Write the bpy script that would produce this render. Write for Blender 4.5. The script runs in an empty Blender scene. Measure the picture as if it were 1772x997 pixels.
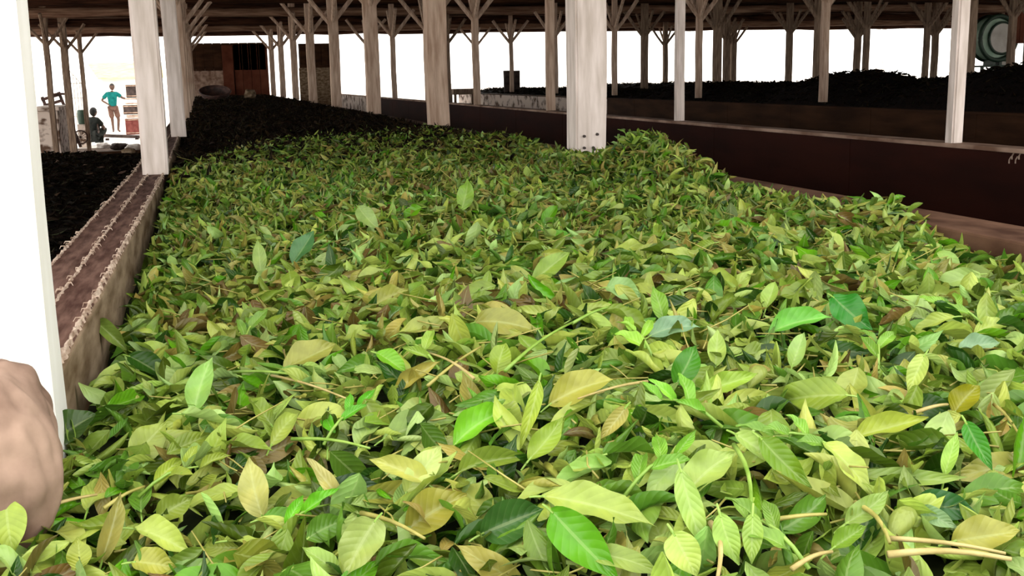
import bpy, bmesh, math, random
import numpy as np
from mathutils import Matrix, Vector, noise as mnoise

# ------------------------------------------------------------------ camera, sky, exposure
SC = bpy.context.scene
COL = SC.collection
FPX = 1900.0
EYE = np.array([0.0, 0.0, 1.65])
def cam_axes(vp=(345., 143.), roll=.021):
    def ray(px, py):
        v = np.array([(px-886)/FPX, -(py-498.5)/FPX, -1.0]); return v/np.linalg.norm(v)
    yd = ray(*vp); r2 = ray(vp[0]+1000, vp[1]-roll*1000)
    n = np.cross(r2, yd); n /= np.linalg.norm(n)
    if n[1] < 0: n = -n
    return np.array([np.cross(yd, n), yd, n])
RW = cam_axes()
cd = bpy.data.cameras.new('camera'); cam = bpy.data.objects.new('camera', cd); COL.objects.link(cam)
cd.sensor_width = 36; cd.lens = FPX/1772*36; cd.clip_start = .02; cd.clip_end = 500
m4 = Matrix.Identity(4)
for i in range(3):
    for j in range(3): m4[i][j] = RW[i][j]
    m4[i][3] = EYE[i]
cam.matrix_world = m4
SC.camera = cam
w = bpy.data.worlds.new('overcast_sky'); SC.world = w; w.use_nodes = True
bg = w.node_tree.nodes['Background']; bg.inputs[0].default_value = (1.0, .965, .91, 1); bg.inputs[1].default_value = 2.6
SC.view_settings.view_transform = 'Standard'; SC.view_settings.look = 'None'
SC.view_settings.gamma = 1; SC.view_settings.use_curve_mapping = False
SC.view_settings.exposure = 0.35

def hit_z(px, py, z):
    d = RW @ np.array([(px-886)/FPX, -(py-498.5)/FPX, -1.0]); return EYE + d*((z-EYE[2])/d[2])
def hit_y(px, py, y):
    d = RW @ np.array([(px-886)/FPX, -(py-498.5)/FPX, -1.0]); return EYE + d*(y/d[1])
def proj(P):
    c = (np.asarray(P)-EYE) @ RW
    return np.stack([886+FPX*c[..., 0]/-c[..., 2], 498.5-FPX*c[..., 1]/-c[..., 2]], -1)

random.seed(5); RNG = np.random.default_rng(11)

# ------------------------------------------------------------------ helpers
def lin(c):
    return tuple(((x/255)/12.92 if x/255 <= .04045 else ((x/255+.055)/1.055)**2.4) for x in c)
def tag(o, label=None, cat=None, group=None, kind=None):
    if label: o['label'] = label
    if cat: o['category'] = cat
    if group: o['group'] = group
    if kind: o['kind'] = kind
    return o
def empty(name, loc=(0, 0, 0), rz=0, **k):
    o = bpy.data.objects.new(name, None); COL.objects.link(o)
    o.location = loc; o.rotation_euler = (0, 0, rz); o.empty_display_size = .1
    return tag(o, **k)
def mesh_obj(name, bm, mat, parent=None, smooth=False, loc=(0, 0, 0), **k):
    me = bpy.data.meshes.new(name); bm.to_mesh(me); bm.free()
    if smooth:
        me.polygons.foreach_set('use_smooth', [True]*len(me.polygons))
    me.materials.append(mat)
    o = bpy.data.objects.new(name, me); COL.objects.link(o); o.location = loc
    if parent: o.parent = parent
    return tag(o, **k)
def box(bm, x0, x1, y0, y1, z0, z1, bev=0, rot=None, cen=None):
    r = bmesh.ops.create_cube(bm, size=1)['verts']
    for v in r:
        v.co = Vector(((x0+x1)/2+v.co.x*(x1-x0), (y0+y1)/2+v.co.y*(y1-y0), (z0+z1)/2+v.co.z*(z1-z0)))
    if rot is not None:
        bmesh.ops.rotate(bm, verts=r, cent=cen or Vector(((x0+x1)/2, (y0+y1)/2, (z0+z1)/2)), matrix=rot)
    if bev:
        es = list({e for v in r for e in v.link_edges})
        bmesh.ops.bevel(bm, geom=es, offset=bev, segments=2, affect='EDGES', profile=.6)
def tube(bm, pts, rad, n=8, wob=0, closed=False):
    pts = [Vector(p) for p in pts]; rings = []
    k = len(pts)
    for i, p in enumerate(pts):
        if closed: t = (pts[(i+1) % k]-pts[i-1]).normalized()
        else: t = (pts[min(i+1, k-1)]-pts[max(i-1, 0)]).normalized()
        a = t.cross(Vector((0, 0, 1)))
        if a.length < .1: a = t.cross(Vector((0, 1, 0)))
        a.normalize(); b = t.cross(a)
        r = rad[i] if hasattr(rad, '__len__') else rad
        r *= 1+random.uniform(-wob, wob)
        rings.append([bm.verts.new(p+(a*math.cos(2*math.pi*j/n)+b*math.sin(2*math.pi*j/n))*r) for j in range(n)])
    for i in range(k if closed else k-1):
        for j in range(n):
            q = rings[(i+1) % k]
            bm.faces.new((rings[i][j], rings[i][(j+1) % n], q[(j+1) % n], q[j]))
    if not closed:
        bm.faces.new(list(reversed(rings[0]))); bm.faces.new(rings[-1])
def roughen(bm, amp, scale):
    for v in bm.verts:
        v.co += Vector(mnoise.noise_vector(v.co*scale))*amp

# ------------------------------------------------------------------ materials
def mat(name, c1, c2, scale=8, rough=.8, stretch=(1, 1, 1), bump=.3, c3=None, metallic=0, lo=.35, hi=.65):
    m = bpy.data.materials.new(name); m.use_nodes = True; nt = m.node_tree; N = nt.nodes; Lk = nt.links
    b = N['Principled BSDF']; b.inputs['Roughness'].default_value = rough; b.inputs['Metallic'].default_value = metallic
    if rough > .78: b.inputs['Specular IOR Level'].default_value = .15
    tc = N.new('ShaderNodeTexCoord'); mp = N.new('ShaderNodeMapping'); mp.inputs['Scale'].default_value = stretch
    nz = N.new('ShaderNodeTexNoise'); nz.inputs['Scale'].default_value = scale; nz.inputs['Detail'].default_value = 6
    cr = N.new('ShaderNodeValToRGB')
    Lk.new(tc.outputs['Object'], mp.inputs[0]); Lk.new(mp.outputs[0], nz.inputs['Vector']); Lk.new(nz.outputs['Fac'], cr.inputs[0])
    cr.color_ramp.elements[0].position = lo; cr.color_ramp.elements[0].color = (*lin(c1), 1)
    cr.color_ramp.elements[1].position = hi; cr.color_ramp.elements[1].color = (*lin(c2), 1)
    if c3:
        e = cr.color_ramp.elements.new(min(.95, hi+.12)); e.color = (*lin(c3), 1)
    Lk.new(cr.outputs[0], b.inputs['Base Color'])
    if bump:
        bp = N.new('ShaderNodeBump'); bp.inputs['Strength'].default_value = bump; bp.inputs['Distance'].default_value = .01
        Lk.new(nz.outputs['Fac'], bp.inputs['Height']); Lk.new(bp.outputs[0], b.inputs['Normal'])
    return m
M = {}
M['white_post'] = mat('whitewashed_wood', (205, 192, 182), (238, 226, 220), 5, .75, (6, 6, .8), .25)
M['bright_post'] = mat('glare_white_wood', (240, 238, 234), (250, 249, 247), 5, .6, (4, 4, .8), .1)  # whitewash with the strong daylight on the nearest post put into the colour
M['tan_post'] = mat('dimmed_whitewashed_wood', (174, 146, 126), (214, 190, 170), 5, .8, (6, 6, .8), .3)  # same whitewash on farther posts, weaker light put into the colour
M['grey_post'] = mat('grey_weathered_wood', (112, 92, 78), (160, 138, 118), 5, .85, (6, 6, .8), .3)
M['beam'] = mat('dark_brown_timber', (38, 20, 13), (84, 54, 38), 4, .9, (.5, 6, 6), .4)
M['beam_lit'] = mat('lit_timber', (112, 82, 66), (166, 134, 112), 4, .9, (.5, 6, 6), .4)  # beam timber again, paler where daylight catches it, painted into the colour
M['roof'] = mat('rusty_roof_sheet', (28, 14, 9), (54, 32, 22), 2, .9, (1, 4, 1), .2)
M['wall_brown'] = mat('dark_oxblood_boards', (34, 9, 4), (50, 18, 9), 2.2, .85, (1, .6, 2.5), .2)
M['wall_mid'] = mat('brown_stained_boards', (48, 28, 16), (74, 48, 30), 3, .85, (1, .5, 3), .2)
M['plaster'] = mat('peeling_whitewash', (96, 74, 60), (214, 198, 186), 4.5, .9, (1, 1, 1.5), .3, lo=.36, hi=.52)
M['edge'] = mat('worn_board_edge', (120, 92, 76), (185, 158, 140), 9, .85, (1, .4, 1), .3)
M['rail'] = mat('dusty_red_brown_wood', (78, 52, 44), (128, 98, 86), 18, .9, (3, .5, 3), .5)
M['lip'] = mat('frayed_pale_wood', (150, 124, 106), (222, 202, 184), 40, .9, (2, .7, 2), .6)
M['inner'] = mat('worn_brown_plank', (98, 78, 56), (160, 140, 116), 12, .85, (1, .5, 2), .3)
M['ledge'] = mat('worn_brown_ledge', (70, 46, 34), (118, 88, 70), 9, .9, (1, .6, 1), .3)
M['cloth'] = mat('greyish_sackcloth', (92, 70, 58), (168, 142, 126), 9, .95, (1, 1, 1), .5)
M['floor'] = mat('earth_floor', (60, 45, 36), (96, 78, 64), 3, .95)
M['ground'] = mat('pale_dusty_ground', (215, 205, 195), (240, 234, 226), 1.5, .95)
M['gap_shade'] = mat('shaded_gap_layer', (16, 22, 8), (38, 44, 16), 30, .95)  # dark tone stands for the shade in the gaps between leaves
M['black_heap'] = mat('black_withered_heap', (9, 4, 3), (24, 13, 9), 22, .95, bump=1)
M['hole'] = mat('dark_bolt_iron', (28, 20, 16), (60, 46, 40), 30, .6)
M['chalk'] = mat('chalk_mark', (150, 128, 114), (176, 156, 142), 30, .95)
M['skin'] = mat('brown_skin', (70, 44, 32), (88, 58, 42), 6, .6, bump=0)
M['teal'] = mat('teal_shirt', (10, 88, 86), (22, 108, 104), 9, .9)
M['shorts'] = mat('brown_shorts', (84, 60, 52), (104, 78, 68), 9, .9)
M['darkcloth'] = mat('dark_clothing', (22, 26, 24), (40, 42, 38), 9, .9)
M['hair'] = mat('black_hair', (12, 10, 9), (24, 20, 18), 30, .7)
M['red'] = mat('red_brown_crate', (92, 44, 40), (118, 66, 60), 9, .8)
M['whitebox'] = mat('pale_sack', (205, 196, 188), (236, 230, 224), 9, .9)
M['darkbox'] = mat('dark_crate', (46, 38, 36), (76, 64, 60), 9, .8)
M['fan_green'] = mat('green_machine_paint', (140, 176, 150), (176, 202, 180), 4, .5, bump=.05)
M['fan_dark'] = mat('dark_green_rim', (30, 54, 40), (48, 74, 56), 5, .5, bump=.05)
M['fan_pale'] = mat('pale_machine_disc', (186, 180, 170), (216, 212, 204), 3, .5, bump=.05)
M['tanroof'] = mat('pale_yellow_roof', (196, 178, 130), (222, 206, 162), 3, .9, (1, 6, 1))
M['iron'] = mat('rusty_iron', (48, 34, 30), (92, 62, 54), 12, .7)
M['panel_red'] = mat('red_brown_panel', (86, 44, 30), (112, 64, 46), 3, .85)
M['stem'] = mat('green_brown_stem', (138, 134, 60), (176, 168, 92), 30, .5)
M['stem_tan'] = mat('dry_tan_stem', (158, 142, 82), (190, 174, 116), 30, .6)
M['stem_green'] = mat('fresh_green_stem', (112, 150, 50), (150, 182, 84), 30, .45)

def leaf_material(name='leaf_surface', rough=.34):
    m = bpy.data.materials.new(name); m.use_nodes = True; nt = m.node_tree; N = nt.nodes; K = nt.links
    b = N['Principled BSDF']; out = N['Material Output']
    def mth(op, a, b_=None, c=None):
        n = N.new('ShaderNodeMath'); n.operation = op
        for i, v in enumerate((a, b_, c)):
            if v is None: continue
            if isinstance(v, (int, float)): n.inputs[i].default_value = v
            else: K.new(v, n.inputs[i])
        return n.outputs[0]
    at = N.new('ShaderNodeAttribute'); at.attribute_name = 'col'
    uv = N.new('ShaderNodeUVMap'); uv.uv_map = 'UVMap'; sp = N.new('ShaderNodeSeparateXYZ'); K.new(uv.outputs[0], sp.inputs[0])
    s = mth('ABSOLUTE', mth('MULTIPLY_ADD', sp.outputs[1], 2.0, -1.0))
    mid = mth('LESS_THAN', s, .07)
    ph = mth('SUBTRACT', mth('MULTIPLY', sp.outputs[0], 9.0), mth('MULTIPLY', s, 2.0))
    sn = mth('ABSOLUTE', mth('SINE', mth('MULTIPLY', ph, math.pi)))
    side = mth('POWER', mth('SUBTRACT', 1.0, sn), 5.0)
    fac = mth('MAXIMUM', mth('MULTIPLY', mid, .4), mth('MULTIPLY', side, .1))
    tc = N.new('ShaderNodeTexCoord'); nz = N.new('ShaderNodeTexNoise'); nz.inputs['Scale'].default_value = 45; nz.inputs['Detail'].default_value = 3
    K.new(tc.outputs['Object'], nz.inputs['Vector'])
    n2 = N.new('ShaderNodeTexNoise'); n2.inputs['Scale'].default_value = 22; n2.inputs['Detail'].default_value = 5; K.new(tc.outputs['Object'], n2.inputs['Vector'])
    bl = N.new('ShaderNodeMapRange'); bl.inputs[1].default_value = .52; bl.inputs[2].default_value = .72; bl.inputs[4].default_value = .5; K.new(n2.outputs['Fac'], bl.inputs[0])
    bm_ = N.new('ShaderNodeMixRGB'); K.new(bl.outputs[0], bm_.inputs[0]); K.new(at.outputs['Color'], bm_.inputs[1]); bm2 = N.new('ShaderNodeMixRGB'); bm2.blend_type = 'MULTIPLY'; bm2.inputs[0].default_value = 1
    K.new(at.outputs['Color'], bm2.inputs[1]); bm2.inputs[2].default_value = (.95, .78, .42, 1); K.new(bm2.outputs[0], bm_.inputs[2])
    hs = N.new('ShaderNodeHueSaturation'); K.new(bm_.outputs[0], hs.inputs['Color'])
    K.new(mth('MULTIPLY_ADD', nz.outputs['Fac'], .9, .55), hs.inputs['Value'])
    mx = N.new('ShaderNodeMixRGB'); mx.blend_type = 'MIX'; K.new(fac, mx.inputs[0]); K.new(hs.outputs[0], mx.inputs[1])
    lt = N.new('ShaderNodeMixRGB'); lt.inputs[0].default_value = .4; K.new(at.outputs['Color'], lt.inputs[1]); lt.inputs[2].default_value = (.62, .72, .34, 1)
    K.new(lt.outputs[0], mx.inputs[2]); K.new(mx.outputs[0], b.inputs['Base Color'])
    b.inputs['Roughness'].default_value = rough; b.inputs['Specular IOR Level'].default_value = .4
    bp = N.new('ShaderNodeBump'); bp.inputs['Strength'].default_value = .7; bp.inputs['Distance'].default_value = .0012
    K.new(mth('ADD', mth('MULTIPLY', sn, .4), mth('MULTIPLY', nz.outputs['Fac'], .8)), bp.inputs['Height']); K.new(bp.outputs[0], b.inputs['Normal'])
    tr = N.new('ShaderNodeBsdfTranslucent'); K.new(mx.outputs[0], tr.inputs[0])
    ms = N.new('ShaderNodeMixShader'); ms.inputs[0].default_value = .22
    K.new(b.outputs[0], ms.inputs[1]); K.new(tr.outputs[0], ms.inputs[2]); K.new(ms.outputs[0], out.inputs[0])
    return m
M['leaf'] = leaf_material()
M['dark_leaf'] = leaf_material('dark_leaf_surface', .85); M['dark_leaf'].node_tree.nodes['Principled BSDF'].inputs['Specular IOR Level'].default_value = .12

# ------------------------------------------------------------------ dimensions of the shed
RIM = 1.28
BAY = 3.4
YEND = 31.0
BEAMZ = 2.86

# ------------------------------------------------------------------ setting
bm = bmesh.new(); box(bm, -9, 34, -1.5, YEND+.3, -.12, 0); mesh_obj('floor', bm, M['floor'], kind='structure')
bm = bmesh.new(); box(bm, -200, 240, -60, 300, -.5, -.125)
box(bm, -60, 90, YEND+.3, 120, -.3, -.004)
mesh_obj('ground', bm, M['ground'], kind='structure')
# roof: corrugated sheet, open towards the camera's end
bm = bmesh.new(); nx = 360
xs = np.linspace(-5.2, 33, nx)
va = [[bm.verts.new((x, y, 3.28+.02*math.sin(x*2*math.pi/.2)+dz)) for x in xs] for y, dz in ((1.7, 0), (YEND+.5, 0))]
for i in range(nx-1): bm.faces.new((va[0][i], va[0][i+1], va[1][i+1], va[1][i]))
ro = mesh_obj('roof', bm, M['roof'], kind='structure')
sm_ = ro.modifiers.new('thickness', 'SOLIDIFY'); sm_.thickness = .008; sm_.offset = 1
# tie beams across, one per bay, and thin purlins under the sheet
bay_y = [1.55+BAY*k for k in range(0, 9)]
for k, y in enumerate(bay_y+[YEND]):
    bm = bmesh.new(); n = 46
    pts = [(-4.6+37*i/(n-1), y+random.uniform(-.02, .02), BEAMZ+.09+random.uniform(-.018, .018)) for i in range(n)]
    tube(bm, pts, .085, 8, .12)
    mesh_obj('tie_beam', bm, M['beam'] if k % 2 else M['beam_lit'], smooth=True, kind='structure')
for k in range(27):
    y = 2.0+k*1.1
    bm = bmesh.new(); n = 40
    tube(bm, [(-4.8+37.4*i/(n-1), y+random.uniform(-.02, .02), 3.19+random.uniform(-.015, .015)) for i in range(n)], .045, 6, .12)
    mesh_obj('purlin', bm, M['beam_lit'] if k % 3 == 0 else M['beam'], smooth=True, kind='structure')
# eave boards along the far end and the left side
bm = bmesh.new(); box(bm, -4.7, 33, YEND+.32, YEND+.36, 2.93, 3.25, .005); mesh_obj('trim_1', bm, M['beam'], kind='structure')

# ------------------------------------------------------------------ trough walls
def wall_along_y(name, x0, x1, y0, y1, z0, z1, m, seams=1.7, **k):
    bm = bmesh.new(); y = y0
    while y < y1-.01:
        e = min(y+seams, y1); box(bm, x0, x1, y+.002, e-.002, z0, z1, .004); y = e
    return mesh_obj(name, bm, m, **k)
def skew_wall(*a): return skew(wall_along_y(*a))
# left wall of the green bed: plank, channel rail with frayed lips
lw = empty('trough_wall', (-.22, 1.3, 0), label='left side of the green leaf trough with grooved dusty top rail', cat='trough wall')
def skew(o):
    for v in o.data.vertices:
        y = v.co.y+o.location.y
        if y < 5: v.co.x -= .0125*(5-y)
    return o
def in_parent(o, p): o.parent = p; o.location = Vector(o.location)-Vector(p.location); return o
in_parent(skew_wall('plank', -.215, -.165, 1.5, YEND-.6, 0, RIM-.012, M['inner'], 2.2), lw)
in_parent(skew_wall('outer_plank', -.315, -.265, 1.5, YEND-.6, 0, RIM-.03, M['rail'], 2.2), lw)
in_parent(skew_wall('top_rail', -.31, -.17, 1.5, YEND-.6, RIM-.05, RIM-.008, M['rail'], 3.5), lw)
def lip(x, wdt, h, fr):
    bm = bmesh.new(); y = 1.42; prev = None; rg = random.Random(int(x*1000)); y = 1.5
    while y < YEND-.6:
        st = .012 if y < 6 else .06
        ww = wdt*rg.uniform(.5, 1.1); hh = h*rg.uniform(.4, 1.0); sh = rg.uniform(-.0025, .0025)
        cur = [bm.verts.new((x+sh-ww, y, RIM-.012)), bm.verts.new((x+sh-ww*.4, y, RIM-.008+hh)), bm.verts.new((x+sh+ww*.4, y, RIM-.008+hh)), bm.verts.new((x+sh+ww, y, RIM-.012))]
        if prev:
            for j in range(3): bm.faces.new((prev[j], prev[j+1], cur[j+1], cur[j]))
        prev = cur
        if fr and y < 6 and rg.random() < .22:
            d = rg.choice([-1, 1]); l = rg.uniform(.002, .009)
            tube(bm, [(x+sh, y, RIM-.006+hh*.6), (x+sh+d*(ww+l*.6), y-l*.5, RIM-.004+hh*.4), (x+sh+d*(ww+l), y-l*.9, RIM-.008)], [.0013, .0011, .0005], 4)
        y += st
    return in_parent(skew(mesh_obj('frayed_lip', bm, M['lip'])), lw)
lip(-.174, .0055, .007, True); lip(-.237, .004, .006, True); lip(-.303, .005, .005, True)
# right wall and ledge of the green bed
rw = empty('trough_wall', (1.79, 0, 0), label='right side of the green leaf trough with flat brown ledge', cat='trough wall')
in_parent(wall_along_y('plank', 1.76, 1.80, .3, YEND-.6, 0, RIM-.04, M['ledge'], 2.4), rw)
bm = bmesh.new(); box(bm, 1.66, 1.835, .3, YEND-.6, RIM-.045, RIM, .006); in_parent(mesh_obj('ledge', bm, M['ledge']), rw)
# next wall: long dark oxblood boards
nw = empty('trough_wall', (3.5, 0, 0), label='long dark oxblood board wall behind the green leaf bed', cat='trough wall')
in_parent(wall_along_y('board', 3.49, 3.53, .3, 23, 0, RIM-.012, M['wall_brown'], 1.72), nw)
in_parent(wall_along_y('board', 3.49, 3.53, 23, YEND-.6, 0, RIM-.012, M['plaster'], 1.72), nw)
bm = bmesh.new(); box(bm, 3.475, 3.60, .3, YEND-.6, RIM-.014, RIM+.006, .003); in_parent(mesh_obj('top_edge', bm, M['edge']), nw)
bm = bmesh.new()
for (x, y) in [(1746, 283), (1751, 276), (1757, 283), (1763, 276)]:
    p = hit_y(x, y, 1); p = EYE+(p-EYE)*(3.487-EYE[0])/(p[0]-EYE[0])
    q = hit_y(x+4, y-12, 1); q = EYE+(q-EYE)*(3.487-EYE[0])/(q[0]-EYE[0])
    tube(bm, [p, (p+q)/2+np.array([0, .006, 0]), q], .0035, 5)
in_parent(mesh_obj('chalk_mark', bm, M['chalk'], label='pale chalk strokes'), nw)
# third wall, further right
mw = empty('trough_wall', (7.0, 0, 0), label='brown board wall below the black leaf heaps, whitewashed at far end', cat='trough wall')
in_parent(wall_along_y('board', 6.95, 7.0, 2, 18.6, 0, RIM-.07, M['wall_mid'], 1.7), mw)
in_parent(wall_along_y('whitewashed_section', 6.95, 7.0, 18.6, YEND-.6, 0, RIM-.05, M['plaster'], 1.7), mw)  # peeled whitewash, with brightness from the aisle's open end put into its colour
bm = bmesh.new(); box(bm, 6.93, 7.08, 2, YEND-.6, RIM-.07, RIM-.045, .003); in_parent(mesh_obj('top_edge', bm, M['wall_mid']), mw)
ow = empty('trough_wall', (9.0, 0, 0), label='board wall on the far side of the black leaf heaps', cat='trough wall')
in_parent(wall_along_y('board', 8.98, 9.02, 2, YEND-.6, 0, RIM-.1, M['wall_mid'], 1.7), ow)
pw = empty('trough_wall', (12.3, 0, 0), label='farthest dark board wall at the right of the shed', cat='trough wall')
in_parent(wall_along_y('board', 12.28, 12.32, 6, YEND-.6, 0, RIM-.12, M['wall_mid'], 1.7), pw)
# left trough (dark withered leaves)
sw = empty('trough_wall', (-2.2, 0, 0), label='pale board side of the dark leaf trough at far left', cat='trough wall')
in_parent(wall_along_y('board', -2.24, -2.2, 3.0, 9.8, 0, 1.17, M['plaster'], 1.7), sw)
bm = bmesh.new(); box(bm, -2.24, -.33, 9.8, 9.84, 0, 1.1, .003); in_parent(mesh_obj('end_board', bm, M['wall_mid']), sw)

# ------------------------------------------------------------------ posts
def post(px_row, y, wdt, m, label, top=3.2, base=RIM, brace=True, cat='post', group='wooden roof posts of the shed', dep=None, name='wooden_post', lean=0):
    t = empty(name, (px_row, y, base), label=label, cat=cat, group=group)
    dep = dep or wdt
    bm = bmesh.new(); box(bm, -wdt/2, wdt/2, -dep/2, dep/2, 0, top-base)
    vs = [e for e in bm.edges if abs((e.verts[0].co-e.verts[1].co).z) > .5]
    bmesh.ops.subdivide_edges(bm, edges=vs, cuts=14)
    bmesh.ops.bevel(bm, geom=[e for e in bm.edges if abs((e.verts[0].co-e.verts[1].co).normalized().z) > .9], offset=.009, segments=2, affect='EDGES')
    off = Vector((px_row*3.1, y*1.7, 0))
    for v in bm.verts:
        v.co += Vector(mnoise.noise_vector((v.co+off)*1.6))*.010; v.co.x += lean*v.co.z
    mesh_obj('shaft', bm, m, t)
    if brace:
        for sx in (-1, 1):
            bm = bmesh.new(); z0 = 2.42-base+random.uniform(-.04, .04); z1 = BEAMZ-base+.05
            tube(bm, [(sx*wdt*.3, 0, z0), (sx*(wdt*.3+.2), 0, z0+.24), (sx*(wdt*.3+.40), 0, z1)], [.034, .032, .034], 6, .1)
            mesh_obj('brace', bm, m, t)
        for sy in (-1, 1):
            bm = bmesh.new(); z0 = 2.42-base
            tube(bm, [(0, sy*wdt*.3, z0), (0, sy*(wdt*.3+.42), z1)], [.032, .03], 6)
            mesh_obj('brace', bm, m, t)
    return t
ordn = ['first', 'second', 'third', 'fourth', 'fifth', 'sixth', 'seventh', 'eighth', 'ninth']
# left row on the grooved rail
L0 = post(-.262, 1.5, .115, M['bright_post'], 'glaring white post filling the left edge of the picture', base=RIM-.22)
for k in range(8):
    y = 4.94+BAY*k
    post(-.205 if k == 0 else -.17, y, .105, M['white_post'] if k < 2 else M['tan_post'],
         ['white square post where the grooved rail meets the dark bed', 'pinkish white post standing just right of the first rail post'][k] if k < 2
         else f'tan post on the grooved left rail, {ordn[k]} after the glaring white one', base=RIM-.01)
# right row on the ledge of the green bed
for k in range(8):
    y = [5.0, 8.62, 12.0, 15.4, 18.7, 22.1, 25.5, 28.9][k]
    t = post(1.765 if k == 0 else 1.80, y, [.152, .155, .14, .13, .13, .12, .12, .12][k], M['white_post'] if k == 0 else M['tan_post'],
         'broadest pinkish white post with bolt holes near its foot, centre' if k == 0 else
         f'tan post on the green bed ledge, {ordn[k]} from the broad bolted one' if k > 1 else 'tan square post next left of the broad bolted post')
    if k == 0:
        for (bx, bz) in [(-.04, .085), (.025, .092), (-.04, .03), (.01, .022), (.005, .03)]:
            bm = bmesh.new(); bmesh.ops.create_cone(bm, cap_ends=True, segments=10, radius1=.007, radius2=.006, depth=.012, matrix=Matrix.Rotation(math.pi/2, 4, 'X'))
            for v in bm.verts: v.co += Vector((bx, -.08, bz))
            mesh_obj('bolt', bm, M['hole'], t, label='dark bolt head')
# row on the oxblood wall
for k in range(7):
    y = [4.62, 7.89, 11.15, 14.4, 17.7, 20.9, 24.2][k]
    post(3.525 if k == 0 else 3.54, y, [.064, .064, .085, .085, .085, .09, .09][k], M['white_post'] if k < 2 else M['tan_post'],
         ['tall white post at right standing on the oxblood board wall', 'white post on the oxblood wall right of the broad bolted post'][k] if k < 2 else
         f'slim post on the oxblood wall, {ordn[k]} from the right', brace=k > 1)
# row on the third wall
for k, y in enumerate([11.6, 15.0, 18.43, 21.8, 25.15, 28.6]):
    post(7.03, y, .085 if k else .085, M['tan_post'], f'slender braced post in the row above the brown wall, {ordn[k]} from right')
# rows deeper in the shed
deep = [(8.98, 11.6, .14), (8.98, 15.0, .11), (8.98, 18.4, .13), (8.98, 21.8, .13), (8.98, 25.2, .12),
        (12.5, 15.1, .1), (12.25, 18.75, .1), (12.35, 21.8, .12), (12.55, 25.2, .14), (12.4, 28.6, .12),
        (13.75, 19.0, .1), (14.1, 21.9, .1), (14.5, 28.7, .16), (16.0, 21.8, .12), (16.2, 25.2, .13),
        (5.3, 24.2, .12), (13.5, 15.9, .12), (18.5, 25.2, .12), (18.6, 21.8, .12), (20.5, 25.2, .1)]
dl = ['wide brown post directly behind the tall white post at right', 'brown post beside the slim third-row post left of the tall heap', 'dark brown post rising behind the black heap left of centre right',
      'dark post midway between the broad bolted post and next white one', 'brown post hidden mostly behind the broad bolted post', 'dark post at the right edge beside the green fan',
      'dark post rising out of the tallest middle black heap', 'dark braced post alone between two wide bright openings', 'braced post joined to a thicker post left of wide opening',
      'braced post seen at the left side of second white post', 'grey post left of tall white post, with braces', 'braced pale post on left flank of the tall middle heap',
      'thick far post with wider foot left of the wide opening', 'thin dark post just left of the tall white post', 'dark twin post on the tall middle heap, left one',
      'short dark braced post right beside the second ledge post', 'outermost post at right edge behind the green fan', 'far post behind the green fan stand', 'far thin post behind the tall white post at right', 'farthest right post at the end of the shed']
for (x, y, wd), lb in zip(deep, dl):
    post(x, y, wd, M['grey_post'], lb, base=0, group='posts deep in the shed')
for (x, y, wd), lb in zip([(-2.64, 22.0, .1), (-2.68, 25.2, .14), (-2.72, 29.0, .1)],
                      ['thin grey forked post, leftmost beside the glaring white post', 'thick grey forked post between two thin ones at left', 'thin pale forked post nearest the crouching person']):
    post(x, y, wd, M['grey_post'], lb, base=0, group='forked posts at the left opening')
for (x, px, lb) in [(9.6, 843, 'pale thin post outside, left of the dark bins'), (18, 1191, 'pale thin pole outside behind white post'), (25, 1518, 'left of two pale thin poles outside above the tall heap'), (25.4, 1528, 'right of two pale thin poles outside above the tall heap')]:
    p = hit_y(px, 120, 38.0)
    post(p[0], 38.0, .12, M['whitebox'], lb, base=0, brace=False, group='pale poles outside the shed', name='outdoor_pole')  # pale colour stands for the outdoor bloom around the poles

# ------------------------------------------------------------------ far boarded wall
bm = bmesh.new()
for i in range(9):
    a = -.28+i*.225; box(bm, a, a+.22, YEND-.5, YEND-.46, 1.95, 2.66, .004)
mesh_obj('wall_far', bm, M['wall_mid'], kind='structure')
bm = bmesh.new(); box(bm, -.3, 1.8, YEND-.44, YEND-.42, 0, 2.64); mesh_obj('wall_far_backing', bm, M['wall_brown'], kind='structure')
bm = bmesh.new(); box(bm, 2.62, 3.58, YEND-.44, YEND-.42, 0, 2.62); mesh_obj('wall_far_backing', bm, M['wall_mid'], kind='structure')
bm = bmesh.new(); box(bm, -.3, .62, YEND-.47, YEND-.43, 0, 2.0, .004); mesh_obj('wall_far_lower', bm, M['edge'], kind='structure')
bm = bmesh.new()
for i in range(4): box(bm, .92+i*.22, 1.13+i*.22, YEND-.5, YEND-.45, 0, 2.62, .004)
mesh_obj('door_1', bm, M['panel_red'], kind='structure')
bm = bmesh.new(); box(bm, .62, .9, YEND-.56, YEND-.44, 0, 2.6, .01); mesh_obj('trim_2', bm, M['panel_red'], kind='structure')
bm = bmesh.new()
for i in range(5): box(bm, 2.65+i*.19, 2.83+i*.19, YEND-.5, YEND-.45, 2.05, 2.62, .004)
mesh_obj('wall_far_upper', bm, M['wall_mid'], kind='structure')
bm = bmesh.new(); box(bm, 2.6, 3.55, YEND-.5, YEND-.45, 0, 1.98, .004); mesh_obj('wall_far_side', bm, M['inner'], kind='structure')

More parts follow.
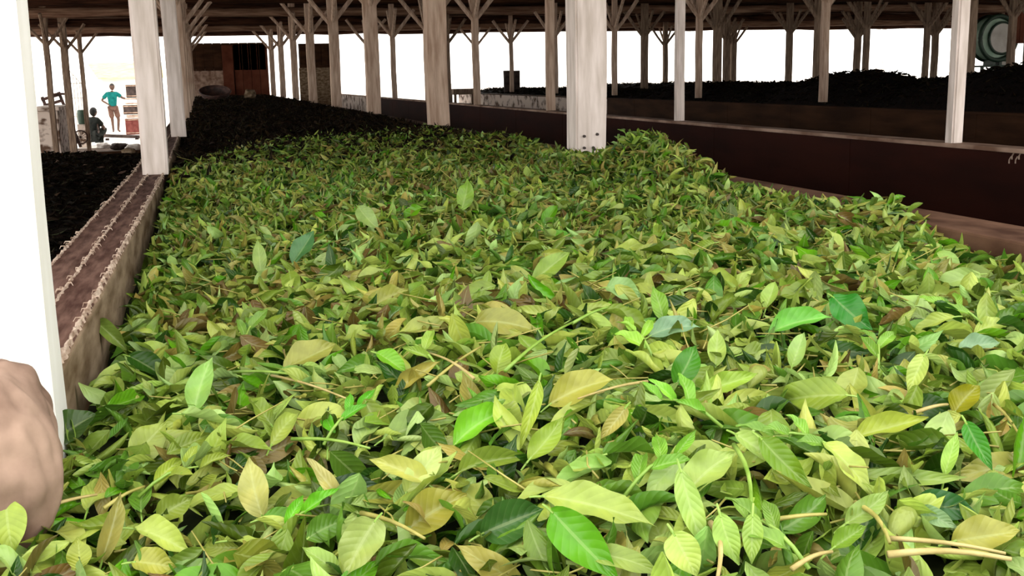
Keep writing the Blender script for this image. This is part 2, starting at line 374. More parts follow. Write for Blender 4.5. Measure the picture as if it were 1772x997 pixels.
# ------------------------------------------------------------------ leaf bed height
_g = {}
def vnoise(x, y, s, seed):
    if seed not in _g: _g[seed] = np.random.default_rng(seed).random((64, 256))
    g = _g[seed]; u = np.asarray(x)/s+20; v = np.asarray(y)/s+20
    i = np.floor(u).astype(int); j = np.floor(v).astype(int); fu = u-i; fv = v-j
    fu = fu*fu*(3-2*fu); fv = fv*fv*(3-2*fv)
    a = g[i % 64, j % 256]; b = g[(i+1) % 64, j % 256]; c = g[i % 64, (j+1) % 256]; d = g[(i+1) % 64, (j+1) % 256]
    return (a*(1-fu)+b*fu)*(1-fv)+(c*(1-fu)+d*fu)*fv-.5
def sst(t): t = np.clip(t, 0, 1); return t*t*(3-2*t)
def gau(x, y, cx, cy, sx, sy): return np.exp(-((x-cx)/sx)**2-((y-cy)/sy)**2)
def bed_h(x, y):
    x = np.asarray(x, float); y = np.asarray(y, float)
    h = RIM-.035+0*x
    h = h-.08*sst((.45-x)/.6)*sst((5.2-y)/2.6)
    h = h-.03*sst((1.6-y)/1.0)*sst((x+.3)/.4)
    h = h+.055*vnoise(x, y, .55, 1)*sst((9-y)/3)+.03*vnoise(x, y, .2, 2)
    h = h+.135*gau(x, y, 1.68, 4.0, .22, .42)+.05*gau(x, y, 1.62, 3.4, .2, .3)+.07*gau(x, y, 1.66, 2.42, .16, .25)
    h = h-.06*gau(x, y, 1.75, 2.15, .12, .2)+.045*gau(x, y, 1.7, 6.8, .25, 1.8)
    h = h+.03*sst((y-8)/2)
    return h
bm = bmesh.new()
gx = np.linspace(-.2, 1.755, 60); gy = np.concatenate([np.linspace(1.42, 8, 150), np.linspace(8.2, YEND-.7, 60)])
H = bed_h(gx[None, :], gy[:, None])-.028
V = [[bm.verts.new((gx[i], gy[j], min(H[j, i], RIM+.04 if gx[i] < 1.65 else 9))) for i in range(len(gx))] for j in range(len(gy))]
for j in range(len(gy)-1):
    for i in range(len(gx)-1): bm.faces.new((V[j][i], V[j][i+1], V[j+1][i+1], V[j+1][i]))
gx2 = np.linspace(-.9, 1.755, 60); gy2 = np.linspace(.2, 1.42, 40); H = bed_h(gx2[None, :], gy2[:, None])-.028
V = [[bm.verts.new((gx2[i], gy2[j], H[j, i])) for i in range(len(gx2))] for j in range(len(gy2))]
for j in range(len(gy2)-1):
    for i in range(len(gx2)-1): bm.faces.new((V[j][i], V[j][i+1], V[j+1][i+1], V[j+1][i]))
mesh_obj('leaf_litter', bm, M['gap_shade'], smooth=True, kind='stuff', label='lower layer of the leaf bed, coloured as shaded gaps', cat='leaves')

# ------------------------------------------------------------------ leaves
def leaf_pts(L, W, bend, fold, cup, twist, wave, nu, nv, ph):
    """arrays of length N -> points (N,nu,nv,3), midrib along +x, face +z"""
    A = lambda a: np.asarray(a, float)[:, None, None]
    u = np.linspace(0, 1, nu)[None, :, None]; s = np.linspace(-1, 1, nv)[None, None, :]
    L, W, bend, fold, cup, twist, wave, ph = map(A, (L, W, bend, fold, cup, twist, wave, ph))
    bend = np.where(np.abs(bend) < .02, .02, bend); cup = np.where(np.abs(cup) < .02, .02, cup)
    hw = W/2*(np.sin(np.pi*np.clip(u, 0.004, .996)**.86)**.85*(1-.22*u)*(1-.4*np.clip((u-.72)/.28, 0, 1)**1.0)+.02)*1.12
    th = bend*(u-.5)
    cx = L*np.sin(th)/bend; cz = -L*(1-np.cos(th))/bend
    oy = hw*np.sin(cup*s)/cup; oz = hw*(1-np.cos(cup*s))/cup
    oy2 = oy*np.cos(fold); oz2 = oz+np.abs(oy)*np.sin(fold)+wave*W*np.sin(u*15+ph+s*1.3)*s*s
    ta = twist*(u-.5)
    ry = oy2*np.cos(ta)-oz2*np.sin(ta); rz = oy2*np.sin(ta)+oz2*np.cos(ta)
    x = cx+rz*np.sin(th)+0*s; y = ry+L*.16*np.sin(ph*2.3)*(u-.5)**2+0*s; z = cz+rz*np.cos(th)
    return np.stack([x, y+0*x, z], -1)
def frames(xd, nd):
    x = xd/np.linalg.norm(xd, axis=-1, keepdims=True)
    y = np.cross(nd, x); y /= np.linalg.norm(y, axis=-1, keepdims=True)
    return np.stack([x, y, np.cross(x, y)], -1)      # columns
def leaves_mesh(name, P, cols, m):
    N, nu, nv, _ = P.shape
    me = bpy.data.meshes.new(name)
    q = []
    for i in range(nu-1):
        for j in range(nv-1): q.append((i*nv+j, (i+1)*nv+j, (i+1)*nv+j+1, i*nv+j+1))
    q = np.array(q); F = (q[None]+(np.arange(N)*nu*nv)[:, None, None]).reshape(-1)
    nf = N*len(q)
    me.vertices.add(N*nu*nv); me.vertices.foreach_set('co', P.astype(np.float32).reshape(-1))
    me.loops.add(nf*4); me.loops.foreach_set('vertex_index', F.astype(np.int32))
    me.polygons.add(nf); me.polygons.foreach_set('loop_start', (np.arange(nf)*4).astype(np.int32))
    me.polygons.foreach_set('use_smooth', np.ones(nf, bool))
    uvv = np.stack(np.meshgrid(np.linspace(0, 1, nu), np.linspace(0, 1, nv), indexing='ij'), -1).reshape(-1, 2)
    uv = np.tile(uvv[q.reshape(-1)], (N, 1))
    me.uv_layers.new(name='UVMap').data.foreach_set('uv', uv.astype(np.float32).reshape(-1))
    ca = me.color_attributes.new('col', 'FLOAT_COLOR', 'POINT')
    c4 = np.ones((N, nu*nv, 4), np.float32); c4[..., :3] = cols[:, None, :]
    ca.data.foreach_set('color', c4.reshape(-1))
    me.update(calc_edges=True); me.materials.append(m)
    return me
LC = {  # colours of the leaves themselves, sRGB
    'pale yellow-green': (164, 184, 84), 'pale green': (156, 186, 104), 'olive green': (122, 146, 52), 'mid green': (88, 132, 38),
    'bright green': (92, 150, 20), 'dark green': (42, 80, 16), 'tan olive': (158, 152, 74), 'brown': (104, 88, 40), 'deep olive': (74, 96, 22)}
LN = list(LC); LV = np.array([lin(LC[k]) for k in LN])
LPROB = np.array([.26, .15, .19, .15, .05, .08, .06, .015, .06]); LPROB /= LPROB.sum()
def leaf_colours(n, x, y, r):
    idx = np.where(r.random(n) < np.clip((y-1.8)/1.5, 0, 1), r.choice(len(LN), n, p=FINE), r.choice(len(LN), n, p=LPROB))
    patch = vnoise(x, y, .35, 7)+.5
    yel = (patch > .68) & (r.random(n) < .5)
    idx = np.where(yel, r.choice([6, 0, 7, 2], n), idx)
    c = LV[idx]*r.uniform(.78, 1.18, (n, 1))*(1+r.normal(0, .06, (n, 3)))
    return np.clip(c, 0.003, .9), idx
def rand_leaves(n, x, y, r, lmin, lmax, zoff, tilt, nu, nv):
    L = r.uniform(lmin, lmax, n); W = L*r.uniform(.3, .46, n)*(1-.28*r.random(n)*np.clip((y-2)/1.5, 0, 1))
    far_ = np.clip((y-2)/1.5, 0, 1); bend = r.normal(.4, 1.0, n); fold = np.abs(r.normal(.35, .3, n)); cup = r.normal(0, 1.2+.9*far_, n); tw = r.normal(0, 1.1, n)
    P = leaf_pts(L, W, bend, fold, cup, tw, r.uniform(0, .07, n), nu, nv, r.uniform(0, 6, n))
    yaw = r.uniform(0, 2*np.pi, n); el = r.normal(0, tilt, n)
    xd = np.stack([np.cos(yaw)*np.cos(el), np.sin(yaw)*np.cos(el), np.sin(el)], -1)
    nd = np.stack([r.normal(0, tilt*1.1, n), r.normal(-.15, tilt*1.1, n), np.where(r.random(n) < .5, 1, 1)*np.ones(n)], -1)
    R = frames(xd, nd)
    P = np.einsum('nij,nuvj->nuvi', R, P)
    z = bed_h(x, y)+zoff
    P += np.stack([x, y, z], -1)[:, None, None, :]
    return P
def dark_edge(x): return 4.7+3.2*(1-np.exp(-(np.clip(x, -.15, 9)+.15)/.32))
def keep_inside(x, y, m=.02): return (x > np.where(y < 1.5, -.6, -.155-.0125*np.clip(5-y, 0, 5)+m)) & (x < 1.70)
stuff_sets = []
def scatter(n, y0, y1, r, pw=1.0):
    y = y0+(y1-y0)*r.random(n)**pw; x = r.uniform(-.5, 1.72, n)
    # left-out corner: nothing beyond the bed, less far right near the camera where the frame ends
    ok = keep_inside(x, y)
    return x[ok], y[ok]
r = np.random.default_rng(21)
FINE = np.array([.17, .09, .25, .14, .04, .07, .1, .04, .1]); FINE /= FINE.sum()
def build_stuff(name, label, n, y0, y1, lmin, lmax, nu, nv, zs, tilt, rr, dark=False, mt='leaf'):
    x, y = scatter(n, y0, y1, rr)
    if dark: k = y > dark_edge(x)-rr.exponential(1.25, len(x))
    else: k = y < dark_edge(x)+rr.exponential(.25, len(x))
    x, y = x[k], y[k]; n = len(x)
    P = rand_leaves(n, x, y, rr, lmin, lmax, rr.uniform(-zs, zs*.7, n), tilt, nu, nv)
    if dark:  # near-black browns for leaves beyond the boundary curve
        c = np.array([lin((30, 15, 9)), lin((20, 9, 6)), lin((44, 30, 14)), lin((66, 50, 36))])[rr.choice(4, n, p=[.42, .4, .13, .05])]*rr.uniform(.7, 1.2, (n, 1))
    else: c, _ = leaf_colours(n, x, y, rr)
    # keep leaves from poking through the left plank
    lo = P[..., 0].min(axis=(1, 2)); ybar = y > 1.42; lim = -.160-.0125*np.clip(5-y, 0, 5)
    sh = np.where(ybar & (lo < lim), lim-lo, 0); P[..., 0] += sh[:, None, None]
    me = leaves_mesh(name, P, c, M[mt]); o = bpy.data.objects.new(name, me); COL.objects.link(o)
    return tag(o, label, 'leaves', kind='stuff')
build_stuff('tea_leaves', 'small tea leaves filling the nearest part of the green bed', 11500, .55, 2.6, .048, .1, 11, 7, .022, .6, r)
build_stuff('tea_leaves', 'mass of green tea leaves in the middle of the bed', 26000, 2.6, 5.4, .04, .088, 7, 5, .026, .7, r)
build_stuff('tea_leaves', 'mass of small green leaves at the back of the green bed', 15000, 5.4, 9.3, .055, .09, 5, 3, .025, .55, r)
build_stuff('dark_leaves', 'dark brown leaves behind the green leaves', 26000, 4.6, 14, .06, .1, 5, 3, .03, .5, r, True, 'dark_leaf')
build_stuff('dark_leaves', 'blackish leaves at the far end of the trough', 16000, 14, 30, .08, .13, 5, 3, .035, .5, r, True, 'dark_leaf')

# ---- individual leaves: the ones that show largest
SHAPES = ['flat', 'folded', 'arched', 'curled', 'twisted']
def one_leaf(base, tip, wm, rgb, n=None, bend=.4, fold=.25, cup=.2, twist=.1, wave=.03, lift=.006, parent=None, name='tea_leaf', stalk=True):
    base = np.array(base, float); tip = np.array(tip, float)
    d = tip-base; chord = np.linalg.norm(d)
    b = abs(bend) if abs(bend) > .02 else .02
    L = chord*(b/2)/math.sin(min(b/2, 1.5))
    bend += random.uniform(-.3, .5); fold += random.uniform(0, .3); cup += random.uniform(-.4, .6); twist += random.uniform(-.8, .8); wave += random.uniform(.01, .06)
    P = leaf_pts([L], [wm], [bend], [fold], [cup], [twist], [wave], 17, 9, [random.uniform(0, 6)])
    R = frames(d[None], np.array(n)[None])
    P = np.einsum('nij,nuvj->nuvi', R, P)
    c = (base+tip)/2
    zc = P[0, 8, 4].copy()
    P -= zc*.6
    me = leaves_mesh(name, P, np.array([rgb]), M['leaf'])
    o = bpy.data.objects.new(name, me); COL.objects.link(o)
    o.location = c+np.array([0, 0, lift])
    if parent: o.parent = parent
    elif stalk:
        e = P[0, 0, 4]; dd = e-P[0, 2, 4]; dd /= np.linalg.norm(dd)
        bm = bmesh.new(); q = e+dd*.012+np.array([0, 0, -.003])
        tube(bm, [e-dd*.004, (e+q)/2, q], [.0013, .0012, .001], 6)
        mesh_obj('leaf_stalk', bm, M['stem_green'], o)
    return o
TOCAM_UP = .75
def surf_hit(px, py, up=0.0):
    z = 1.22
    for _ in range(8):
        p = hit_z(px, py, z+up); z = float(bed_h(p[0], p[1]))
    return p
def hero(b, t, wpx, srgb, tilt=.9, **k):
    d_ = max(0, srgb[1]-srgb[0]); r_ = max(0, srgb[0]-srgb[1]); srgb = (srgb[0]*.93+.11*d_-.5*r_, srgb[1]*.97-.07*d_, srgb[2]*.86)
    """a leaf that lies on the bed from its stalk end to its tip, leaning by tilt towards the open side"""
    lowest = b if b[1] > t[1] else t
    p0 = surf_hit(*lowest, up=.012)
    v = EYE-p0; v[2] = 0; v /= np.linalg.norm(v)
    n = np.array([v[0]*tilt, v[1]*tilt, 1.0]); n /= np.linalg.norm(n)
    def on_plane(px, py):
        d = RW @ np.array([(px-886)/FPX, -(py-498.5)/FPX, -1.0]); s = np.dot(n, p0-EYE)/np.dot(n, d); return EYE+d*s
    B, T = on_plane(*b), on_plane(*t)
    dist = np.linalg.norm((B+T)/2-EYE)
    # width measured across the leaf in the picture, opened up by its lean
    img = np.array(t, float)-np.array(b, float); img /= np.linalg.norm(img)
    c0 = ((b[0]+t[0])/2, (b[1]+t[1])/2)
    q1 = on_plane(c0[0]-img[1]*wpx/2, c0[1]+img[0]*wpx/2); q2 = on_plane(c0[0]+img[1]*wpx/2, c0[1]-img[0]*wpx/2)
    wm = min(np.linalg.norm(q1-q2)*1.05, np.linalg.norm(B-T)*.72)
    return one_leaf(B, T, wm, lin(srgb), n=n+np.array([random.uniform(-.15, .15), random.uniform(-.15, .15), 0]), **k), c0
HERO = [
 ((950, 893), (1068, 1015), 78, (88, 166, 34), 'large bright green leaf at the bottom edge, pointing down right', dict(fold=.2, bend=.3, cup=.3, tilt=1.3)),
 ((940, 862), (1138, 915), 62, (168, 186, 98), 'long pale leaf lying above the large bright green one', dict(fold=.1, wave=.05, bend=.3)),
 ((832, 935), (942, 890), 78, (56, 104, 46), 'dark green ribbed leaf left of the large bright green one', dict(fold=.3, bend=.2, tilt=1.3)),
 ((650, 905), (595, 1010), 92, (160, 176, 108), 'big grey-green folded leaf at the bottom edge left of centre', dict(fold=.4, tilt=1.4)),
 ((615, 872), (768, 858), 42, (186, 172, 84), 'long yellow-olive leaf sagging in an arc near bottom centre', dict(bend=-.8, fold=.3, tilt=1.1)),
 ((700, 925), (806, 862), 74, (166, 150, 66), 'broad tan olive leaf under the sagging yellow-olive one', dict(cup=.5, tilt=1.2)),
 ((702, 862), (768, 775), 46, (192, 206, 132), 'pale leaf arching upright near bottom centre', dict(bend=1.1, tilt=1.3)),
 ((782, 772), (882, 708), 56, (118, 196, 48), 'glossy bright green leaf in the lower centre', dict(cup=.6, tilt=1.1)),
 ((662, 762), (790, 726), 54, (128, 158, 80), 'grey-green ribbed leaf touching the glossy bright one', dict(fold=.15, tilt=1.0)),
 ((332, 722), (364, 624), 46, (152, 200, 112), 'pale upright leaf with sharp tip at left', dict(fold=.3, tilt=1.8)),
 ((228, 806), (288, 735), 56, (152, 166, 78), 'olive oval leaf in the lower left', dict(fold=.1, tilt=1.4)),
 ((92, 770), (168, 722), 80, (58, 88, 40), 'dark green leaf against the cloth bundle', dict(fold=.2, tilt=1.2)),
 ((178, 985), (212, 858), 44, (166, 146, 86), 'dried tan leaf standing upright in lower left corner', dict(fold=.5, twist=.6, tilt=1.9)),
 ((232, 918), (334, 964), 58, (192, 206, 112), 'pale shiny leaf next to the dried tan upright one', dict(cup=.6, tilt=.9)),
 ((228, 980), (306, 990), 64, (180, 172, 82), 'yellow-olive leaf at the bottom edge, lower left', dict(fold=.1, tilt=1.1)),
 ((8, 872), (22, 968), 66, (164, 184, 82), 'round pale green leaf cut by the left edge', dict(fold=.05, tilt=1.9)),
 ((140, 996), (136, 938), 42, (156, 164, 66), 'small round olive leaf near bottom left', dict(fold=.1, tilt=1.8)),
 ((452, 905), (428, 800), 58, (198, 186, 118), 'pinkish pale leaf with upright pointed tip', dict(fold=.5, tilt=1.7)),
 ((600, 884), (528, 798), 36, (204, 178, 122), 'tan pink narrow leaf pointing up left', dict(fold=.5, tilt=1.5)),
 ((494, 645), (582, 602), 50, (166, 160, 84), 'tan leaf lying alone left of centre', dict(tilt=.9)),
 ((652, 616), (704, 652), 32, (120, 188, 50), 'small vivid green leaf left of centre', dict(tilt=1.2)),
 ((562, 850), (668, 850), 34, (58, 88, 62), 'dark bluish green leaf lying flat near bottom', dict(tilt=.9)),
 ((1176, 822), (1216, 968), 46, (166, 198, 112), 'long pale upright leaf at bottom right of centre', dict(fold=.3, tilt=1.9)),
 ((1164, 932), (1206, 1010), 64, (182, 204, 112), 'pale leaf at the bottom edge beneath the long upright one', dict(tilt=1.6)),
 ((1242, 900), (1276, 990), 44, (150, 188, 90), 'light green leaf hanging down beside the tan stem', dict(tilt=1.7)),
 ((1302, 898), (1300, 988), 38, (150, 184, 92), 'narrow light green leaf hanging near the bottom edge', dict(tilt=1.7)),
 ((1186, 858), (1268, 788), 64, (160, 184, 102), 'broad pale leaf bent over its stem, lower right', dict(bend=1.0, tilt=1.2)),
 ((1312, 768), (1402, 856), 46, (108, 148, 42), 'olive green leaf slanting down in the lower right', dict(fold=.4, tilt=1.2)),
 ((1268, 760), (1384, 832), 42, (178, 204, 122), 'pale shiny leaf over the slanting olive green leaf', dict(cup=.5, tilt=1.1)),
 ((1476, 766), (1604, 732), 48, (168, 180, 78), 'boat-shaped olive leaf with pointed end, right', dict(bend=-.7, cup=.4, tilt=1.1)),
 ((1478, 838), (1674, 842), 32, (152, 180, 102), 'long narrow flat leaf at lower right', dict(bend=-.3, tilt=.9)),
 ((1574, 880), (1696, 896), 52, (44, 104, 54), 'dark glossy leaf in the lower right', dict(fold=.2, tilt=1.2)),
 ((1588, 890), (1656, 926), 30, (142, 176, 142), 'silvery half of a leaf under the dark glossy one', dict(fold=.2, tilt=1.2)),
 ((1648, 948), (1766, 930), 64, (176, 164, 86), 'tan leaf in the bottom right corner', dict(cup=.3, tilt=1.1)),
 ((1634, 832), (1656, 756), 28, (152, 196, 92), 'slim light green upright leaf at right', dict(fold=.3, tilt=1.7)),
 ((1668, 738), (1714, 824), 38, (58, 146, 42), 'strong green leaf pointing down beside the slim light one', dict(tilt=1.5)),
 ((1648, 722), (1692, 672), 48, (150, 142, 32), 'mustard coloured leaf at right', dict(tilt=1.4)),
 ((1328, 578), (1438, 550), 40, (104, 188, 76), 'shiny ribbed green leaf right of centre', dict(cup=.4, tilt=.9)),
 ((1438, 520), (1506, 578), 52, (40, 136, 44), 'deep green leaf right of the shiny ribbed one', dict(tilt=1.1)),
 ((1048, 498), (1114, 520), 36, (152, 194, 132), 'whitish green leaf in the middle of the bed', dict(tilt=1.2)),
 ((508, 460), (544, 404), 36, (80, 138, 88), 'bluish shiny leaf at upper left of the bed', dict(tilt=1.4)),
 ((800, 368), (812, 312), 30, (132, 174, 72), 'small upright leaf at the back of the bed', dict(tilt=2.0)),
 ((922, 492), (988, 438), 34, (142, 174, 78), 'light olive leaf pointing up right, middle of bed', dict(tilt=1.2)),
 ((1122, 582), (1212, 566), 34, (132, 172, 148), 'silvery green flat leaf right of centre', dict(tilt=.9)),
 ((1172, 674), (1206, 604), 46, (62, 138, 34), 'dark vivid green upright leaf right of centre', dict(tilt=1.6)),
 ((688, 580), (802, 566), 32, (166, 174, 88), 'long pale olive leaf in the middle of the bed', dict(tilt=.9)),
 ((818, 556), (938, 576), 42, (156, 150, 78), 'tan drooping leaf at the centre of the bed', dict(bend=.8, tilt=1.0)),
 ((936, 664), (902, 788), 30, (166, 186, 82), 'narrow hooked leaf hanging down at centre', dict(fold=.5, tilt=1.9)),
 ((918, 806), (976, 732), 42, (142, 170, 66), 'olive green leaf pointing up, right of the hooked one', dict(tilt=1.4)),
 ((948, 702), (1066, 658), 54, (178, 166, 82), 'yellowish tan leaf pile right of centre', dict(tilt=1.0)),
 ((1086, 712), (1038, 772), 30, (188, 164, 98), 'small tan leaf below the yellowish tan pile', dict(tilt=1.3)),
 ((1212, 686), (1312, 656), 34, (152, 186, 76), 'light green leaf beside the rolled leaf', dict(tilt=1.0)),
 ((452, 478), (446, 418), 24, (152, 180, 102), 'small pale upright leaf left in the bed', dict(tilt=1.9)),
 ((618, 362), (654, 402), 28, (152, 180, 112), 'small pale leaf far back, left of centre', dict(tilt=1.4)),
 ((638, 538), (708, 504), 32, (166, 164, 86), 'tan green folded leaf, middle left', dict(tilt=1.0, fold=.4)),
 ((1238, 642), (1242, 578), 36, (172, 198, 112), 'pale upright oval leaf right of centre', dict(tilt=1.8)),
 ((1370, 642), (1392, 580), 32, (160, 194, 122), 'pale upright leaf right of the oval one', dict(tilt=1.8)),
 ((858, 652), (874, 598), 46, (142, 168, 62), 'square-looking olive leaf at centre', dict(tilt=1.6)),
 ((272, 905), (334, 868), 50, (132, 150, 62), 'dull olive oval leaf in the lower left', dict(tilt=1.3)),
 ((1326, 540), (1342, 492), 30, (158, 190, 96), 'pale leaf standing up toward the upper right', dict(tilt=1.6)),
 ((1150, 560), (1130, 500), 30, (120, 170, 60), 'fresh green leaf standing up near the whitish one', dict(tilt=1.6)),
 ((160, 556), (222, 612), 30, (120, 146, 66), 'olive leaf leaning against the left plank', dict(tilt=1.4, bend=.7)),
 ((1010, 960), (1150, 998), 40, (138, 160, 76), 'half hidden olive leaf at the bottom edge', dict(tilt=1.0)),
 ((530, 940), (600, 905), 46, (92, 142, 48), 'green oval leaf left of the big folded leaf', dict(tilt=1.3)),
 ((1440, 960), (1500, 920), 40, (120, 160, 56), 'green folded leaf near the bottom right', dict(tilt=1.3)),
 ((745, 845), (640, 800), 46, (196, 190, 110), 'round cream coloured leaf above bottom centre', dict(cup=.5, tilt=1.2)),
 ((1465, 920), (1540, 862), 44, (142, 172, 92), 'greyish green leaf with bright edge, lower right', dict(tilt=1.2)),
 ((1600, 620), (1570, 690), 36, (178, 196, 110), 'pale green leaf with dark holes, right side', dict(tilt=1.5)),
 ((1660, 610), (1730, 600), 32, (140, 176, 150), 'bluish silvery leaf near the right edge', dict(tilt=1.0)),
]
taken = []
for b, t, wd, c, lb, k in HERO:
    o, c0 = hero(b, t, wd, c, **k); taken.append((*c0, math.hypot(b[0]-t[0], b[1]-t[1])*.5))
    tag(o, lb, 'leaf', 'single tea leaves on the bed')
# rolled leaves that show a dark spiral end
for (px, py, s, lb) in [(1310, 658, .011, 'rolled leaf with a dark round end, right of centre'), (1562, 912, .010, 'rolled leaf with dark spiral end near the bottom right')]:
    p = surf_hit(px, py, up=.02)
    P = leaf_pts([.06], [.075], [.1], [0], [3.6], [.2], [0], 15, 15, [0])
    v = (EYE-p); v /= np.linalg.norm(v); R = frames(np.array([[-v[0]+.5, -v[1], .15]]), np.array([[.3, 0, 1.]]))
    P = np.einsum('nij,nuvj->nuvi', R, P); u_ = np.linspace(0, 1, 15)
    me = leaves_mesh('tea_leaf', P, np.array([lin((150, 166, 80))]), M['leaf']); o = bpy.data.objects.new('tea_leaf', me); COL.objects.link(o)
    o.location = p; tag(o, lb, 'leaf', 'single tea leaves on the bed'); taken.append((px, py, 40))

# the remaining single leaves, spread over the near bed
rr = random.Random(77)
info = []; tries = 0
while len(info) < 205 and tries < 9000:
    tries += 1
    y = .86+2.1*rr.random()**1.25; x = rr.uniform(-.32, 1.45)
    if y > 1.35 and x < -.13: continue
    z = float(bed_h(x, y)); q = proj((x, y, z+.012))
    if not (6 < q[0] < 1766 and q[1] < 1010): continue
    if q[0] < 120 and q[1] < 890: continue
    L = rr.uniform(.066, .1); rad = L*FPX/np.linalg.norm(np.array([x, y, z])-EYE)*.36
    if any(math.hypot(q[0]-a, (q[1]-b)*1.35) < rad+c*.62 for a, b, c in taken): continue
    taken.append((q[0], q[1], rad)); ci = rr.choices(range(9), LPROB)[0]
    sh = rr.choice(SHAPES)
    p = dict(bend=.25, fold=.12, cup=.15, twist=.1, wave=.03)
    if sh == 'folded': p.update(fold=.65)
    if sh == 'arched': p.update(bend=1.25)
    if sh == 'curled': p.update(cup=1.7, fold=0)
    if sh == 'twisted': p.update(twist=1.5, wave=.07)
    a = rr.uniform(0, 2*math.pi); el = rr.gauss(.12, .3)
    d = np.array([math.cos(a)*math.cos(el), math.sin(a)*math.cos(el), math.sin(el)])*L
    c = np.array([x, y, z+.012+abs(math.sin(el))*L*.25])
    n = np.array([rr.gauss(0, .4), rr.gauss(-.55, .45), 1.0])
    col = np.clip(np.array(LV[ci])*rr.uniform(.85, 1.15), 0, .9)
    o = one_leaf(c-d/2, c+d/2, L*rr.uniform(.34, .48), tuple(col), n=n, lift=.0, **p)
    info.append((o, LN[ci], sh, q, L))
def where(q):
    x, y = q
    cx = ['by the left edge', 'left side', 'left of centre', 'at centre', 'right of centre', 'right side', 'by the right edge'][min(6, int(x/1772*7))]
    cy = 'front' if y > 880 else 'lower' if y > 760 else 'middle' if y > 620 else 'upper middle' if y > 500 else 'upper'
    return f'{cy} bed {cx}'
from collections import defaultdict
grp = defaultdict(list)
for it in info: grp[(it[1], it[2], where(it[3]))].append(it)
for (cn, sh, wh), its in grp.items():
    its.sort(key=lambda i: i[3][0]); n = len(its)
    pos = {1: [''], 2: [', the left one', ', the right one'], 3: [', leftmost', ', middle one', ', rightmost']}.get(n)
    for i, it in enumerate(its):
        lb = f'{cn} {sh} leaf, {wh}' + (pos[i] if pos else f', {ordn[i]} from left')
        tag(it[0], lb, 'leaf', 'single tea leaves on the bed')

# ---- shoots with several leaves
def shoot(px, py, ang, srgb, lb, L=.075, n=4, up=.35):
    p = surf_hit(px, py, up=.018) if px > 5 else np.array([px, py, float(bed_h(px, py))+.012]); t = empty('tea_shoot', p, label=lb, cat='shoot', group='leafy tea shoots on the bed')
    d = np.array([math.cos(ang), math.sin(ang), up]); d /= np.linalg.norm(d)
    pts = [d*L*s/4+np.array([0, 0, .01*math.sin(s*.8)]) for s in range(5)]
    bm = bmesh.new(); tube(bm, [tuple(q) for q in pts], [.0022, .002, .0018, .0015, .0011], 6); mesh_obj('stem', bm, M['stem_green'], t, smooth=True)
    for i in range(n):
        b = pts[min(4, 1+i)]; aa = ang+(-1)**i*rr.uniform(.5, 1.0)*(1 if i < n-1 else .15); e = rr.uniform(.1, .7); l = rr.uniform(.04, .06)*(1-.1*i)
        tip = b+l*np.array([math.cos(aa)*math.cos(e), math.sin(aa)*math.cos(e), math.sin(e)])
        one_leaf(b, tip, l*.38, tuple(np.array(lin(srgb))*rr.uniform(.8, 1.2)), n=np.array([rr.gauss(0, .3), -.7, 1.]), fold=.35, bend=.6, lift=0, parent=t, name='leaf')
    return t
for a in [(470, 935, .3, (104, 180, 36), 'bright fresh green shoot at the bottom left of centre'),
          (560, 770, .8, (96, 176, 40), 'bright green leafy shoot left of the ribbed leaf'),
          (1130, 620, 1.6, (140, 186, 64), 'light green shoot in the middle right of centre'),
          (1250, 740, 2.4, (126, 186, 60), 'many-leaved light shoot above the broad pale leaf'),
          (240, 860, .2, (150, 170, 60), 'yellowish shoot with small leaves, lower left'),
          (1460, 790, 2.8, (120, 166, 60), 'green shoot left of the boat-shaped leaf'),
          (760, 640, 2.0, (130, 160, 62), 'olive shoot crossing the middle of the bed'),
          (420, 600, 1.2, (110, 150, 56), 'dull green shoot in the left half'),
          (1080, 860, .4, (110, 160, 50), 'green shoot over the long pale leaf'),
          (1700, 560, 2.2, (132, 180, 60), 'light shoot near the right edge, upper'),
          (1520, 640, 1.0, (120, 166, 56), 'green shoot in the right half of the bed'),
          (330, 470, .9, (110, 150, 56), 'small shoot at upper left of the bed'),
          (1.66, 4.2, 1.6, (110, 150, 60), 'shoot sticking up from the mound beside the bolted post'),
          (1.70, 4.4, 1.3, (130, 165, 90), 'pale tipped shoot on top of the mound'),
          (1400, 985, 1.9, (120, 160, 60), 'shoot at the bottom edge right of centre')]:
    shoot(*a, up=1.6 if a[1] < 30 else .35)
